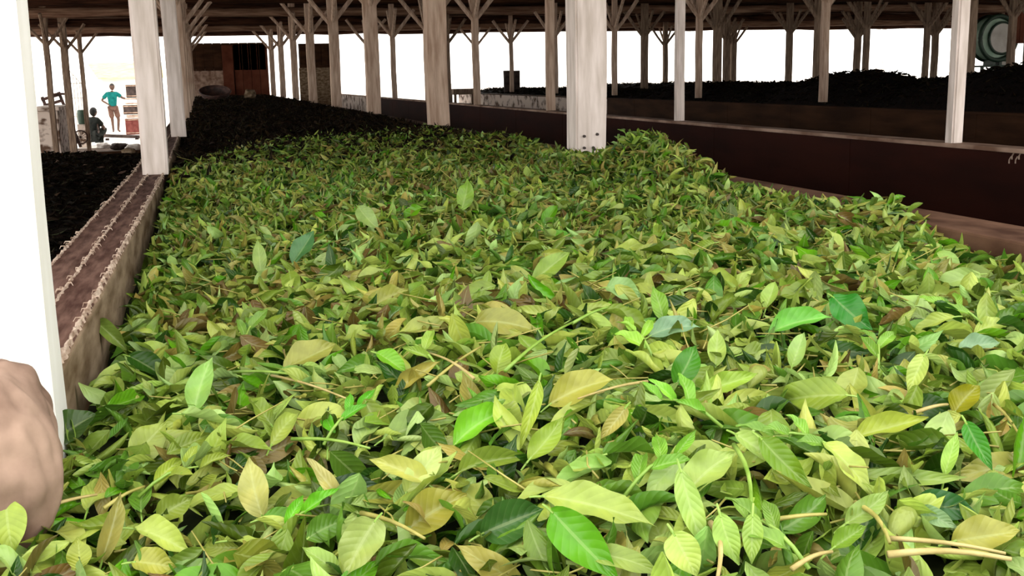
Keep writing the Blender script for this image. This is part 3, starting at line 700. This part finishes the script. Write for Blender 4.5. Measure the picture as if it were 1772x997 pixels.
# ---- single stems
STEMS = [((740, 668), (832, 600), .0022, 'stem', 'straight pale stem crossing the centre of the bed'),
 ((874, 642), (990, 558), .0024, 'stem_green', 'light green stem slanting up right at centre'),
 ((990, 560), (1070, 528), .0022, 'stem_green', 'light green stem continuing toward the whitish leaf'),
 ((1536, 960), (1750, 968), .0030, 'stem_tan', 'thick tan stem lying flat at the bottom right'),
 ((1540, 932), (1740, 958), .0022, 'stem_tan', 'thin tan stem above the thick one, bottom right'),
 ((1230, 905), (1242, 1000), .0026, 'stem_tan', 'tan stem standing at the bottom edge right of centre'),
 ((48, 890), (168, 856), .0024, 'stem_tan', 'brown stem beside the foot of the cloth bundle'),
 ((404, 644), (520, 650), .0022, 'stem_green', 'green stem left of the lone tan leaf'),
 ((470, 650), (600, 690), .0018, 'stem_tan', 'thin tan stem below the lone tan leaf'),
 ((505, 760), (640, 776), .0022, 'stem_green', 'light green stem at the lower left of centre'),
 ((625, 888), (735, 932), .0024, 'stem', 'pale stem under the sagging yellow-olive leaf'),
 ((1270, 770), (1300, 890), .0024, 'stem_green', 'light green double stem between hanging leaves'),
 ((1310, 905), (1430, 890), .0022, 'stem', 'pale stem lying left of the folded green leaf'),
 ((1370, 985), (1440, 955), .0022, 'stem_tan', 'tan stem end at the bottom edge, right'),
 ((1480, 870), (1540, 940), .0024, 'stem', 'olive stem slanting down beside rolled leaf'),
 ((180, 880), (250, 842), .0022, 'stem', 'olive stem joining the small lower left leaves'),
 ((820, 655), (740, 610), .0020, 'stem_tan', 'short tan stem crossing the pale one at centre'),
 ((1120, 660), (1000, 690), .0018, 'stem_tan', 'tan twig above the yellowish tan pile'),
 ((1580, 715), (1640, 700), .0022, 'stem_tan', 'short tan twig by the mustard leaf'),
 ((1720, 700), (1768, 760), .0018, 'stem', 'thin olive stem at the right edge')]
for b, t, rd, mm, lb in STEMS:
    B = surf_hit(*b, up=.03); T = surf_hit(*t, up=.032)
    # a stem lies at most half a metre long: pull a far end back along the line
    if np.linalg.norm(T-B) > .22: 
        v = EYE-B; v[2] = 0; v /= np.linalg.norm(v); n = np.array([v[0], v[1], .8]); d = RW @ np.array([(t[0]-886)/FPX, -(t[1]-498.5)/FPX, -1.0]); T = EYE+d*(np.dot(n, B-EYE)/np.dot(n, d))
    c = (B+T)/2; bm = bmesh.new(); k = 7; sd = Vector((T-B)).cross(Vector((0, 0, 1))).normalized()*rr.uniform(-.006, .006)
    tube(bm, [Vector(B+(T-B)*i/(k-1)-c)+sd*math.sin(math.pi*i/(k-1))+Vector((0, 0, .004))*math.sin(math.pi*i/(k-1)) for i in range(k)], [rd*(1.15-.5*i/(k-1)) for i in range(k)], 7)
    mesh_obj('loose_twig', bm, M[mm], smooth=True, loc=c, label=lb, cat='twig', group='single tea twigs on the bed')
# the uncounted thin stems between the leaves
bm = bmesh.new()
for i in range(3600):
    y = .8+5.2*rr.random(); x = rr.uniform(-.1 if y > 1.4 else -.3, 1.6); z = float(bed_h(x, y))+rr.uniform(-.004, .014)
    a = rr.uniform(0, 6.28); l = rr.uniform(.03, .09); c_ = Vector((x, y, z)); d = Vector((math.cos(a), math.sin(a), rr.gauss(0, .25)))*l
    if (c_+d).x < -.14 and y > 1.3: continue
    s = Vector((rr.uniform(-1, 1), rr.uniform(-1, 1), 0))*.006
    tube(bm, [c_, c_+d*.5+s, c_+d], [.0014, .0012, .0008], 4)
mesh_obj('leaf_stems', bm, M['stem'], smooth=True, kind='stuff', label='thin olive stems tangled among the tea leaves', cat='stems')

# ------------------------------------------------------------------ cloth bundle at lower left
def lumpy(name, cen, rad, m, seed, amp=.12, sub=5, sq=.8, taper=0, **k):
    bm = bmesh.new(); bmesh.ops.create_icosphere(bm, subdivisions=sub, radius=1)
    o3 = Vector((seed*3.3, seed, 0))
    for v in bm.verts:
        p = v.co.copy()
        for a in range(3): p[a] = math.copysign(abs(p[a])**sq, p[a])
        f = 1+amp*mnoise.noise(p*1.3+o3)+amp*.35*mnoise.noise(p*4+o3)+amp*.25*abs(mnoise.noise(Vector((p.x*5, p.y*5, p.z*1.2))+o3))
        v.co = Vector((p.x*rad[0]*(1+taper*p.z), p.y*rad[1], p.z*rad[2]))*f
    return mesh_obj(name, bm, m, smooth=True, loc=cen, **k)
lumpy('cloth_bundle', (-.297, 1.31, 1.215), (.11, .11, .128), M['cloth'], 4, .16, 6, .85, .16, label='greyish brown cloth bundle slumped at the foot of the glaring white post', cat='cloth')

# ------------------------------------------------------------------ black heaps in the right troughs
def heap(name, x0, x1, y0, y1, prof, label, seed, step=.06, nleaf=9000):
    ys = np.arange(y0, y1, step); xs = np.linspace(x0, x1, 26)
    top = np.interp(ys, [p[0] for p in prof], [p[1] for p in prof])
    u = (xs-x0)/(x1-x0); bell = np.sin(np.pi*np.clip(u, .0, 1))**.55
    Z = (RIM-.16)+(top[:, None]-(RIM-.16))*bell[None]+.05*vnoise(xs[None]*1., ys[:, None], .3, seed)+.025*vnoise(xs[None], ys[:, None], .11, seed+1)
    bm = bmesh.new(); V = [[bm.verts.new((x, y, Z[j, i])) for i, x in enumerate(xs)] for j, y in enumerate(ys)]
    for j in range(len(ys)-1):
        for i in range(len(xs)-1): bm.faces.new((V[j][i], V[j][i+1], V[j+1][i+1], V[j+1][i]))
    mesh_obj(name, bm, M['black_heap'], kind='stuff', label=label, cat='leaf heap')
    r2 = np.random.default_rng(seed); n = nleaf; jj = r2.integers(0, len(ys), n); ii = r2.integers(0, 26, n)
    x, y, z = xs[ii]+r2.uniform(-.03, .03, n), ys[jj]+r2.uniform(-.03, .03, n), Z[jj, ii]+.012
    L = r2.uniform(.07, .13, n); P = leaf_pts(L, L*.35, r2.normal(0, 1, n), np.abs(r2.normal(.5, .3, n)), r2.normal(0, 1.2, n), r2.normal(0, 1, n), 0*L, 5, 3, L)
    a = r2.uniform(0, 6.28, n); R = frames(np.stack([np.cos(a), np.sin(a), r2.normal(0, .4, n)], -1), np.stack([r2.normal(0, .5, n), r2.normal(0, .5, n), np.ones(n)], -1))
    P = np.einsum('nij,nuvj->nuvi', R, P)+np.stack([x, y, z], -1)[:, None, None]
    c = np.array([lin((22, 10, 7)), lin((34, 20, 13)), lin((14, 7, 5))])[r2.integers(0, 3, n)]
    me = leaves_mesh('dark_leaves', P, c, M['dark_leaf']); o = bpy.data.objects.new('dark_leaves', me); COL.objects.link(o)
    tag(o, 'loose '+label, 'leaves', kind='stuff')
heap('leaf_heap', 7.02, 8.96, 5, 30, [(5, 1.62), (9.3, 1.655), (10.1, 1.56), (10.7, 1.49), (11.1, 1.47), (11.5, 1.52), (12.2, 1.63), (12.8, 1.57), (13.3, 1.46), (14.5, 1.43), (15.8, 1.44), (16.7, 1.49), (17.6, 1.42), (18.6, 1.34), (30, 1.32)],
     'black withered leaves heaped above the brown wall at right', 31)
heap('leaf_heap', 9.05, 12.25, 9, 30, [(9, 1.5), (14, 1.45), (20, 1.42), (30, 1.36)], 'black leaves in the farthest trough at right', 35, .1, 4000)
# left trough bed of dark leaves
xs = np.linspace(-2.2, -.32, 40); ys = np.linspace(2.0, 9.8, 140)
bm = bmesh.new(); V = [[bm.verts.new((x, y, 1.07+.05*float(vnoise(x, y, .3, 41))+.02*float(vnoise(x, y, .1, 42)))) for x in xs] for y in ys]
for j in range(139):
    for i in range(39): bm.faces.new((V[j][i], V[j][i+1], V[j+1][i+1], V[j+1][i]))
mesh_obj('leaf_heap', bm, M['black_heap'], kind='stuff', label='dark withered leaf bed left of the grooved rail', cat='leaf heap')
r3 = np.random.default_rng(9); n = 9000
x = r3.uniform(-2.15, -.36, n); y = r3.uniform(2.2, 9.7, n); z = 1.08+.05*vnoise(x, y, .3, 41)+.02*vnoise(x, y, .1, 42)+.008
L = r3.uniform(.05, .1, n); P = leaf_pts(L, L*.38, r3.normal(0, .9, n), np.abs(r3.normal(.4, .3, n)), r3.normal(0, 1, n), r3.normal(0, 1, n), 0*L, 5, 3, L)
a = r3.uniform(0, 6.28, n); R = frames(np.stack([np.cos(a), np.sin(a), r3.normal(0, .3, n)], -1), np.stack([r3.normal(0, .4, n), r3.normal(0, .4, n), np.ones(n)], -1))
P = np.einsum('nij,nuvj->nuvi', R, P)+np.stack([x, y, z], -1)[:, None, None]
P[..., 0] = np.minimum(P[..., 0], -.325)
c = np.array([lin((24, 11, 8)), lin((34, 22, 14)), lin((14, 7, 5)), lin((120, 96, 84))])[r3.choice(4, n, p=[.4, .2, .39, .01])]
me = leaves_mesh('dark_leaves', P, c, M['dark_leaf']); o = bpy.data.objects.new('dark_leaves', me); COL.objects.link(o)
tag(o, 'loose dark withered leaves in the trough left of the grooved rail', 'leaves', kind='stuff')

# ------------------------------------------------------------------ things on and around the far troughs
def ring(bm, c, R_, r_, n=40, m_=8, sy=1.0):
    tube(bm, [(c[0]+R_*math.cos(2*math.pi*i/n), c[1], c[2]+R_*math.sin(2*math.pi*i/n)) for i in range(n)], r_, m_, closed=True)
# green duct fan on a stand, right
f = empty('duct_fan', (16.1, 19.5, 0), label='large round green fan housing on a stand at the right edge', cat='fan')
fc = hit_y(1728, 66, 19.5)-np.array([16.1, 19.5, 0])
Rf = .44
bm = bmesh.new(); ring(bm, fc, Rf, .045); ring(bm, fc+np.array([0, .3, 0]), Rf, .045); mesh_obj('rim', bm, M['fan_dark'], f, smooth=True)
bm = bmesh.new()
n = 48; va = [[bm.verts.new((fc[0]+Rf*math.cos(2*math.pi*i/n), fc[1]+d, fc[2]+Rf*math.sin(2*math.pi*i/n))) for i in range(n)] for d in (0, .3)]
for i in range(n): bm.faces.new((va[0][i], va[0][(i+1) % n], va[1][(i+1) % n], va[1][i]))
mesh_obj('drum', bm, M['fan_green'], f, smooth=True)
bm = bmesh.new(); bmesh.ops.create_cone(bm, cap_ends=True, segments=48, radius1=Rf*.97, radius2=Rf*.97, depth=.02, matrix=Matrix.Translation(Vector(fc)+Vector((0, .06, 0))) @ Matrix.Rotation(math.pi/2, 4, 'X'))
mesh_obj('disc', bm, M['fan_green'], f)
bm = bmesh.new(); c2 = fc+np.array([.1, .02, .0]); bmesh.ops.create_cone(bm, cap_ends=True, segments=48, radius1=Rf*.72, radius2=Rf*.66, depth=.05, matrix=Matrix.Translation(Vector(c2)) @ Matrix.Rotation(math.pi/2, 4, 'X'))
mesh_obj('hub_plate', bm, M['fan_pale'], f)
bm = bmesh.new(); ring(bm, c2+np.array([0, -.01, 0]), Rf*.72, .022); mesh_obj('inner_ring', bm, M['fan_dark'], f, smooth=True)
bm = bmesh.new(); zt = fc[2]-Rf-.1
box(bm, fc[0]-.42, fc[0]+.42, -.05, .35, zt-.04, zt, .01)
for sx in (-.38, .34): box(bm, fc[0]+sx, fc[0]+sx+.05, -.03, .03, 0, zt-.04, .004); box(bm, fc[0]+sx, fc[0]+sx+.05, .28, .34, 0, zt-.04, .004)
box(bm, fc[0]-.1, fc[0]-.04, 0, .3, zt, zt+.14); box(bm, fc[0]+.06, fc[0]+.12, 0, .3, zt, zt+.14)
mesh_obj('stand', bm, M['fan_dark'], f)
g = empty('duct_ring', (16.1, 19.8, 0), label='lower green ring partly buried behind the black heap', cat='machine')
gc = hit_y(1736, 132, 19.8)-np.array([16.1, 19.8, 0])
bm = bmesh.new(); ring(bm, gc, .34, .035); mesh_obj('rim', bm, M['fan_dark'], g, smooth=True)
bm = bmesh.new(); bmesh.ops.create_cone(bm, cap_ends=True, segments=40, radius1=.33, radius2=.33, depth=.03, matrix=Matrix.Translation(Vector(gc)+Vector((0, .03, 0))) @ Matrix.Rotation(math.pi/2, 4, 'X')); mesh_obj('plate', bm, M['fan_pale'], g)
bm = bmesh.new(); box(bm, gc[0]-.3, gc[0]+.3, -.02, .06, 0, gc[2]-.3, .01); mesh_obj('foot', bm, M['fan_dark'], g)
p0 = hit_y(1757, 30, 17.0); p1 = hit_y(1772, 75, 17.0)
bm = bmesh.new()
for i in range(4): box(bm, p0[0]+i*.12, p0[0]+i*.12+.11, 17, 17.03, p1[2], 2.86, .004)
mesh_obj('board_panel', bm, M['panel_red'], label='brown hanging board panel at the top right edge', cat='panel')
# dark bins behind the far braced post
for px, lb in ((878, 'left dark bin beside the far braced post'), (894, 'right dark bin beside the far braced post')):
    p = hit_y(px, 158, 26.6); b = empty('bin', (p[0], 26.6, 0), label=lb, cat='bin', group='dark bins on a stand')
    bm = bmesh.new(); q = hit_y(px, 122, 26.6)
    tube(bm, [(0, 0, 1.0), (0, 0, 1.02), (0, 0, (q[2]+1.2)/2), (0, 0, q[2]-.01), (0, 0, q[2])], [.07, .085, .09, .095, .09], 14); mesh_obj('drum', bm, M['darkbox'], b)
    bm = bmesh.new(); box(bm, -.06, .06, -.06, .06, 0, 1.0, .006); mesh_obj('stand', bm, M['grey_post'], b)
# pale slab table at left of the whitewashed wall
p = hit_y(803, 170, 27.5); t = empty('table', (p[0], 27.5, 0), label='grey slab table seen beside the whitewashed wall end', cat='table')
bm = bmesh.new(); box(bm, -.34, .34, -.3, .3, 1.22, 1.36, .02); mesh_obj('tabletop', bm, M['grey_post'], t)
for sx in (-.28, .28):
    for sy in (-.24, .24):
        bm = bmesh.new(); box(bm, sx-.03, sx+.03, sy-.03, sy+.03, 0, 1.22, .004); mesh_obj('leg', bm, M['grey_post'], t)
# basket and pale cloth on the far end of the bed
bk = empty('basket', (.3, 24.0, RIM-.06), label='dark woven basket tipped over at the far end of the bed', cat='basket')
bm = bmesh.new(); n = 24
prof = [(.02, 0), (.2, .01), (.27, .05), (.3, .12), (.315, .16)]
rg = [[bm.verts.new((r_*math.cos(2*math.pi*i/n), r_*math.sin(2*math.pi*i/n), z)) for i in range(n)] for r_, z in prof]
for a_, b_ in zip(rg, rg[1:]):
    for i in range(n): bm.faces.new((a_[i], a_[(i+1) % n], b_[(i+1) % n], b_[i]))
bmesh.ops.rotate(bm, verts=bm.verts, cent=(0, 0, 0), matrix=Matrix.Rotation(math.radians(20), 3, 'X')); bmesh.ops.translate(bm, verts=bm.verts, vec=(0, .1, .1))
bo = mesh_obj('bowl', bm, M['iron'], bk, smooth=True); md = bo.modifiers.new('thick', 'SOLIDIFY'); md.thickness = .015
bm = bmesh.new(); tube(bm, [(.315*math.cos(2*math.pi*i/n), .1+.315*math.sin(2*math.pi*i/n)*.94-.055, .1+.15+.315*math.sin(2*math.pi*i/n)*.342) for i in range(n)], .018, 6, closed=True); mesh_obj('rim', bm, M['iron'], bk, smooth=True)
lumpy('cloth_bundle', (1.0, 24.0, 1.36), (.11, .1, .13), M['inner'], 8, .3, 4, label='small pale cloth bundle at the far end of the bed', cat='cloth')

# ------------------------------------------------------------------ left opening: people and clutter
def crate(cx, cy, z, wx, wz, m, lb, name='crate'):
    t = empty(name, (cx, cy, z), label=lb, cat='crate', group='stack of crates and sacks at the left opening')
    bm = bmesh.new()
    box(bm, -wx/2, wx/2, -.17, -.15, 0, wz, .004); box(bm, -wx/2, wx/2, .15, .17, 0, wz, .004)
    box(bm, -wx/2, -wx/2+.02, -.15, .15, 0, wz); box(bm, wx/2-.02, wx/2, -.15, .15, 0, wz); box(bm, -wx/2, wx/2, -.16, .16, 0, .015)
    mesh_obj('box', bm, m, t)
    bm = bmesh.new()
    for zz in (.04, wz-.05): box(bm, -wx/2-.012, wx/2+.012, -.185, -.168, zz, zz+.03)
    mesh_obj('slat', bm, M['edge'], t)
YS = 39.0
pc = hit_y(232, 200, YS)[0]
zz = 0
for wx, hz, mm, lb in [(.62, .52, 'red', 'red brown crate at the bottom of the stack'), (.5, .14, 'whitebox', 'pale crate second from the bottom of the stack'), (.6, .3, 'darkbox', 'dark crate with pale slats, third in the stack'),
                       (.48, .24, 'whitebox', 'white box just under the standing person\'s hand'), (.36, .42, 'darkbox', 'dark narrow crate topmost of the stack')]:
    crate(pc+random.uniform(-.03, .03), YS, zz, wx, hz, M[mm], lb); zz += hz+.002
# low pale wall piece
bm = bmesh.new(); p = hit_y(90, 180, 27)
box(bm, -.26, .26, -1.2, 1.2, 0, 1.12, .02); box(bm, -.3, .3, -1.25, 1.25, 1.12, 1.2, .015); mesh_obj('low_wall', bm, M['plaster'], loc=(p[0]-.02, 27, 0), label='low pale masonry block beside the glaring white post', cat='wall')
# hand cart leaning
hc = empty('hand_cart', (hit_y(122, 220, 29)[0], 29, 0), label='dark slatted hand cart leaning up behind the crouching person', cat='cart')
Rt = Matrix.Rotation(math.radians(-16), 3, 'Y')
bm = bmesh.new()
for sx in (-.2, .2): box(bm, sx-.035, sx+.035, -.03, .03, .1, 1.5, .005)
for i in range(9): box(bm, -.24, .24, -.045, -.02, .2+i*.15, .27+i*.15)
bmesh.ops.rotate(bm, verts=bm.verts, cent=(0, 0, .1), matrix=Rt); mesh_obj('frame', bm, M['iron'], hc)
for cx_, cz_ in ((.22, .4), (-.12, .3)):
    bm = bmesh.new(); ring(bm, (cx_, -.1, cz_), .16, .018, 24, 6)
    for i in range(6):
        a = math.pi*i/6; tube(bm, [(cx_-.16*math.cos(a), -.1, cz_-.16*math.sin(a)), (cx_+.16*math.cos(a), -.1, cz_+.16*math.sin(a))], .006, 4)
    mesh_obj('wheel', bm, M['iron'], hc)
bm = bmesh.new(); tube(bm, [(-.42, -.08, 1.42), (-.2, -.08, 1.46), (.0, -.08, 1.44), (.02, .1, 1.44)], .03, 6); mesh_obj('handle', bm, M['iron'], hc)
# barrel
b = empty('barrel', (hit_y(136, 195, 31)[0], 31.8, 0), label='dark green barrel on a block behind the forked posts', cat='barrel')
bm = bmesh.new(); tube(bm, [(0, 0, .62), (0, 0, .64), (0, 0, .76), (0, 0, .9), (0, 0, .98), (0, 0, 1.0)], [.1, .115, .125, .125, .115, .1], 18); mesh_obj('drum', bm, M['fan_dark'], b)
bm = bmesh.new(); box(bm, -.13, .13, -.13, .13, 0, .62, .01); mesh_obj('block', bm, M['plaster'], b)
# dark plank and bundles on the ground
p = hit_y(216, 234, 36)
bm = bmesh.new(); box(bm, -.62, .62, -.12, .12, .0, .09, .01, Matrix.Rotation(math.radians(4), 3, 'Y')); mesh_obj('plank', bm, M['darkbox'], loc=(p[0]-.02, 35.4, p[2]-.05), label='dark plank lying on the ground beside the crouching person', cat='plank')
bm = bmesh.new()
for sx in (-.45, .4): box(bm, sx-.05, sx+.05, -.1, .1, -(p[2]-.05), .0, .005)
mesh_obj('plank_support', bm, M['darkbox'], loc=(p[0]-.02, 35.4, p[2]-.05), label='dark blocks holding up the plank at the left opening', cat='block')
for i, (px, py, yy, rx, mm, lb) in enumerate([(205, 240, 30, .2, 'darkbox', 'dark bundle on the ground below the plank'), (230, 246, 29, .2, 'whitebox', 'pale cloth lump below the dark plank'),
        (178, 247, 31, .17, 'whitebox', 'pale bundle right of the crouching person\'s feet'), (222, 262, 9.2, .05, 'inner', 'small pale scrap on the end of the dark left bed')]):
    q = hit_y(px, py, yy); lumpy('bundle', (q[0], yy, (rx*.42 if yy > 20 else q[2])), (rx, rx*.8, rx*.45), M[mm], i+12, .3, 4, label=lb, cat='bundle')
# wire mesh fence panel behind the posts
fp = hit_y(134, 160, 33)
bm = bmesh.new()
for i in range(7): tube(bm, [(fp[0]-.24+i*.08, 33, 0), (fp[0]-.24+i*.08, 33, 2.15-i*.1)], .012, 4)
for zz in (.3, .8, 1.3, 1.7): tube(bm, [(fp[0]-.25, 33, zz), (fp[0]+.25, 33, zz)], .012, 4)
tube(bm, [(fp[0]-.25, 33, 2.17), (fp[0]+.25, 33, 1.52)], .014, 4)
mesh_obj('fence_panel', bm, M['fan_pale'], label='thin wire fence panel between the forked posts', cat='fence')
# distant hut
hx = hit_y(205, 125, 62)
h = empty('hut', (hx[0], 63, 0), label='distant pale hut with yellowish roof seen above the standing person', cat='hut')
bm = bmesh.new(); box(bm, -1.3, 1.6, 0, 3, 0, 1.95); mesh_obj('wall', bm, M['ground'], h)
bm = bmesh.new()
def slab(bm, a, b_, c_, d_, t_):
    q = [bm.verts.new(v) for v in (a, b_, c_, d_)]; e = [bm.verts.new((v[0], v[1], v[2]+t_)) for v in (a, b_, c_, d_)]
    bm.faces.new(q[::-1]); bm.faces.new(e)
    for i in range(4): bm.faces.new((q[i], q[(i+1) % 4], e[(i+1) % 4], e[i]))
slab(bm, (-1.1, -.4, 1.95), (2.1, -.4, 1.95), (2.1, 1.6, 2.75), (-1.7, 1.6, 2.75), .06)
slab(bm, (-1.7, 1.6, 2.75), (2.1, 1.6, 2.75), (2.1, 3.6, 1.95), (-1.4, 3.6, 1.95), .06)
mesh_obj('roof_slab', bm, M['tanroof'], h)

# ---- people
def skin_mesh(name, pts, edges, rads, m, parent, root=0, sub=2):
    me = bpy.data.meshes.new(name); me.from_pydata([tuple(p) for p in pts], edges, [])
    o = bpy.data.objects.new(name, me); COL.objects.link(o); o.parent = parent
    sk = o.modifiers.new('skin', 'SKIN'); sk.use_smooth_shade = True
    if not me.skin_vertices: me.attributes  # layer is made with the modifier below
    bpy.context.view_layer.objects.active = o
    if not len(me.skin_vertices):
        bpy.ops.object.select_all(action='DESELECT'); o.select_set(True)
        bpy.ops.mesh.customdata_skin_add()
    for i, r_ in enumerate(rads):
        sv = me.skin_vertices[0].data[i]; sv.radius = (r_, r_) if not hasattr(r_, '__len__') else r_; sv.use_root = (i == root)
    ss = o.modifiers.new('sub', 'SUBSURF'); ss.levels = sub; ss.render_levels = sub
    me.materials.append(m)
    return o
def head(parent, c, r_, look, hair=True):
    bm = bmesh.new(); bmesh.ops.create_uvsphere(bm, u_segments=24, v_segments=18, radius=1)
    for v in bm.verts:
        x, y, z = v.co; f = 1-.22*max(0, -z)**1.5
        nx_, ny, nz_ = x*.78*f, y*.92*f, z*1.15
        if y < -.6 and abs(x) < .18 and -.25 < z < .12: ny -= .14*(1-abs(x)/.18)         # nose
        if y < -.5 and .15 < abs(x) < .5 and .0 < z < .25: ny += .06                       # eye sockets
        if y < -.6 and abs(x) < .35 and -.5 < z < -.38: ny += .05                          # mouth line
        v.co = Vector((nx_, ny, nz_))*r_
    for sx in (-1, 1):
        e = bmesh.ops.create_uvsphere(bm, u_segments=8, v_segments=6, radius=r_*.2)['verts']
        for v in e: v.co = Vector((v.co.x*.4+sx*r_*.8, v.co.y*.8, v.co.z*1.3+.0))
    bmesh.ops.rotate(bm, verts=bm.verts, cent=(0, 0, 0), matrix=Matrix.Rotation(look, 3, 'Z')); bmesh.ops.translate(bm, verts=bm.verts, vec=c)
    return bm
def add_hand(pts, edges, rads, wrist, dirv, side):
    w_ = Vector(pts[wrist]); d = Vector(dirv).normalized(); s = d.cross(Vector(side)).normalized()
    palm = len(pts); pts.append(w_+d*.05); edges.append((wrist, palm)); rads.append((.026, .016))
    for i, (o_, l) in enumerate([(-.024, .055), (-.008, .066), (.008, .062), (.024, .048)]):
        a = len(pts); k = palm
        pts.append(w_+d*.085+s*o_); pts.append(w_+d*(.085+l*.6)+s*o_*1.15+Vector((0, 0, -.008))); pts.append(w_+d*(.085+l)+s*o_*1.2+Vector((0, 0, -.02)))
        edges.extend([(k, a), (a, a+1), (a+1, a+2)]); rads.extend([.009, .0085, .007])
    a = len(pts); pts.append(w_+d*.045-s*.035); pts.append(w_+d*.085-s*.055); edges.extend([(palm, a), (a, a+1)]); rads.extend([.011, .008])
def person(name, loc, rz, J, shirt_m, short_m, label, sleeves=True):
    t = empty(name, loc, rz, label=label, cat='person')
    keys = list(J); idx = {k: i for i, k in enumerate(keys)}
    pts = [Vector(J[k][0]) for k in keys]; rads = [J[k][1] for k in keys]
    E_ = [('pelvis', 'waist'), ('waist', 'chest'), ('chest', 'neckb'), ('neckb', 'neck')]
    for s in 'lr': E_ += [('chest', 'sh'+s), ('sh'+s, 'el'+s), ('el'+s, 'wr'+s), ('pelvis', 'hip'+s), ('hip'+s, 'kn'+s), ('kn'+s, 'an'+s), ('an'+s, 'toe'+s)]
    edges = [(idx[a], idx[b_]) for a, b_ in E_]
    for s in 'lr': add_hand(pts, edges, rads, idx['wr'+s], pts[idx['wr'+s]]-pts[idx['el'+s]], (0, .2, 1))
    body = skin_mesh('body', pts, edges, rads, M['skin'], t)
    hb = head(t, Vector(J['neck'][0])+Vector((0, -.01, .115)), .105, J.get('_look', 0) if False else 0)
    mesh_obj('head', hb, M['skin'], t, smooth=True)
    bm = bmesh.new(); bmesh.ops.create_uvsphere(bm, u_segments=20, v_segments=14, radius=.112)
    dele = [v for v in bm.verts if v.co.z < -.03 and v.co.y < .02 or v.co.z < .03 and v.co.y < -.05]
    bmesh.ops.delete(bm, geom=dele, context='VERTS')
    for v in bm.verts: v.co = Vector((v.co.x*.84, v.co.y*.98+.008, v.co.z*1.12)); v.co += Vector(J['neck'][0])+Vector((0, -.01, .122))
    mesh_obj('hair', bm, M['hair'], t, smooth=True)
    def cloth(nm, ks, es, grow, m):
        p = [Vector(J[k][0]) if isinstance(k, str) else Vector(k[0]) for k in ks]
        rd = []
        for k in ks:
            q = J[k][1] if isinstance(k, str) else k[1]
            rd.append(tuple(a+grow for a in q) if hasattr(q, '__len__') else q+grow)
        return skin_mesh(nm, p, es, rd, m, t)
    mid = lambda a, b_, f: (tuple(Vector(J[a][0]).lerp(Vector(J[b_][0]), f)), .052)
    cloth('shirt', ['waist', 'chest', 'neckb', 'shl', 'shr', mid('shl', 'ell', .75), mid('shr', 'elr', .75), 'pelvis'],
          [(7, 0), (0, 1), (1, 2), (1, 3), (1, 4), (3, 5), (4, 6)], .026, shirt_m)
    kf = .95
    a = mid('hipl', 'knl', kf)[0]; b_ = mid('hipr', 'knr', kf)[0]
    cloth('shorts', ['pelvis', 'hipl', 'hipr', (a, .08), (b_, .08)], [(0, 1), (0, 2), (1, 3), (2, 4)], .018, short_m)
    return t
st = {'pelvis': ((0, 0, .95), (.13, .10)), 'waist': ((0, 0, 1.1), (.12, .09)), 'chest': ((.01, 0, 1.32), (.15, .10)), 'neckb': ((.01, 0, 1.46), (.06, .06)), 'neck': ((.03, -.01, 1.53), (.05, .05)),
      'shl': ((.18, 0, 1.40), .055), 'ell': ((.36, -.05, 1.24), .042), 'wrl': ((.60, -.1, 1.19), .03),
      'shr': ((-.17, 0, 1.40), .055), 'elr': ((-.36, .06, 1.17), .042), 'wrr': ((-.17, -.04, 1.04), .03),
      'hipl': ((.09, 0, .88), .09), 'knl': ((.16, -.03, .48), .06), 'anl': ((.12, .02, .08), .04), 'toel': ((.17, -.14, .04), .035),
      'hipr': ((-.09, 0, .88), .09), 'knr': ((-.06, -.02, .48), .06), 'anr': ((-.05, .02, .08), .04), 'toer': ((-.07, -.15, .04), .035)}
pp = hit_z(198, 226, 0)
person('person', (pp[0]*.96+.02, 41.0, 0), math.radians(8), st, M['teal'], M['shorts'], 'standing person in teal shirt and brown shorts, arm stretched to the stack').scale = (.95, .95, .95)
cr = {'pelvis': ((-.05, .05, .26), (.15, .13)), 'waist': ((-.04, .02, .42), (.14, .12)), 'chest': ((.0, -.04, .62), (.16, .12)), 'neckb': ((.01, -.07, .75), (.07, .07)), 'neck': ((.01, -.08, .80), (.055, .055)),
      'shl': ((.17, -.05, .70), .06), 'ell': ((.33, -.1, .46), .045), 'wrl': ((.46, -.16, .34), .032),
      'shr': ((-.16, -.05, .70), .06), 'elr': ((-.2, -.22, .48), .045), 'wrr': ((.08, -.36, .38), .032),
      'hipl': ((.1, .02, .26), .1), 'knl': ((.34, -.2, .42), .065), 'anl': ((.2, .0, .08), .045), 'toel': ((.32, -.1, .04), .035),
      'hipr': ((-.15, .02, .26), .1), 'knr': ((-.02, -.42, .46), .065), 'anr': ((-.12, -.12, .08), .045), 'toer': ((-.1, -.28, .04), .035)}
pp = hit_z(166, 250, 0)
for k_ in ('pelvis', 'waist', 'chest'): cr[k_] = (cr[k_][0], tuple(q*1.2 for q in cr[k_][1]))
person('person', (hit_y(163, 250, 32.5)[0], 32.5, 0), math.radians(135), cr, M['darkcloth'], M['darkcloth'], 'crouching person in dark clothes at the left opening')
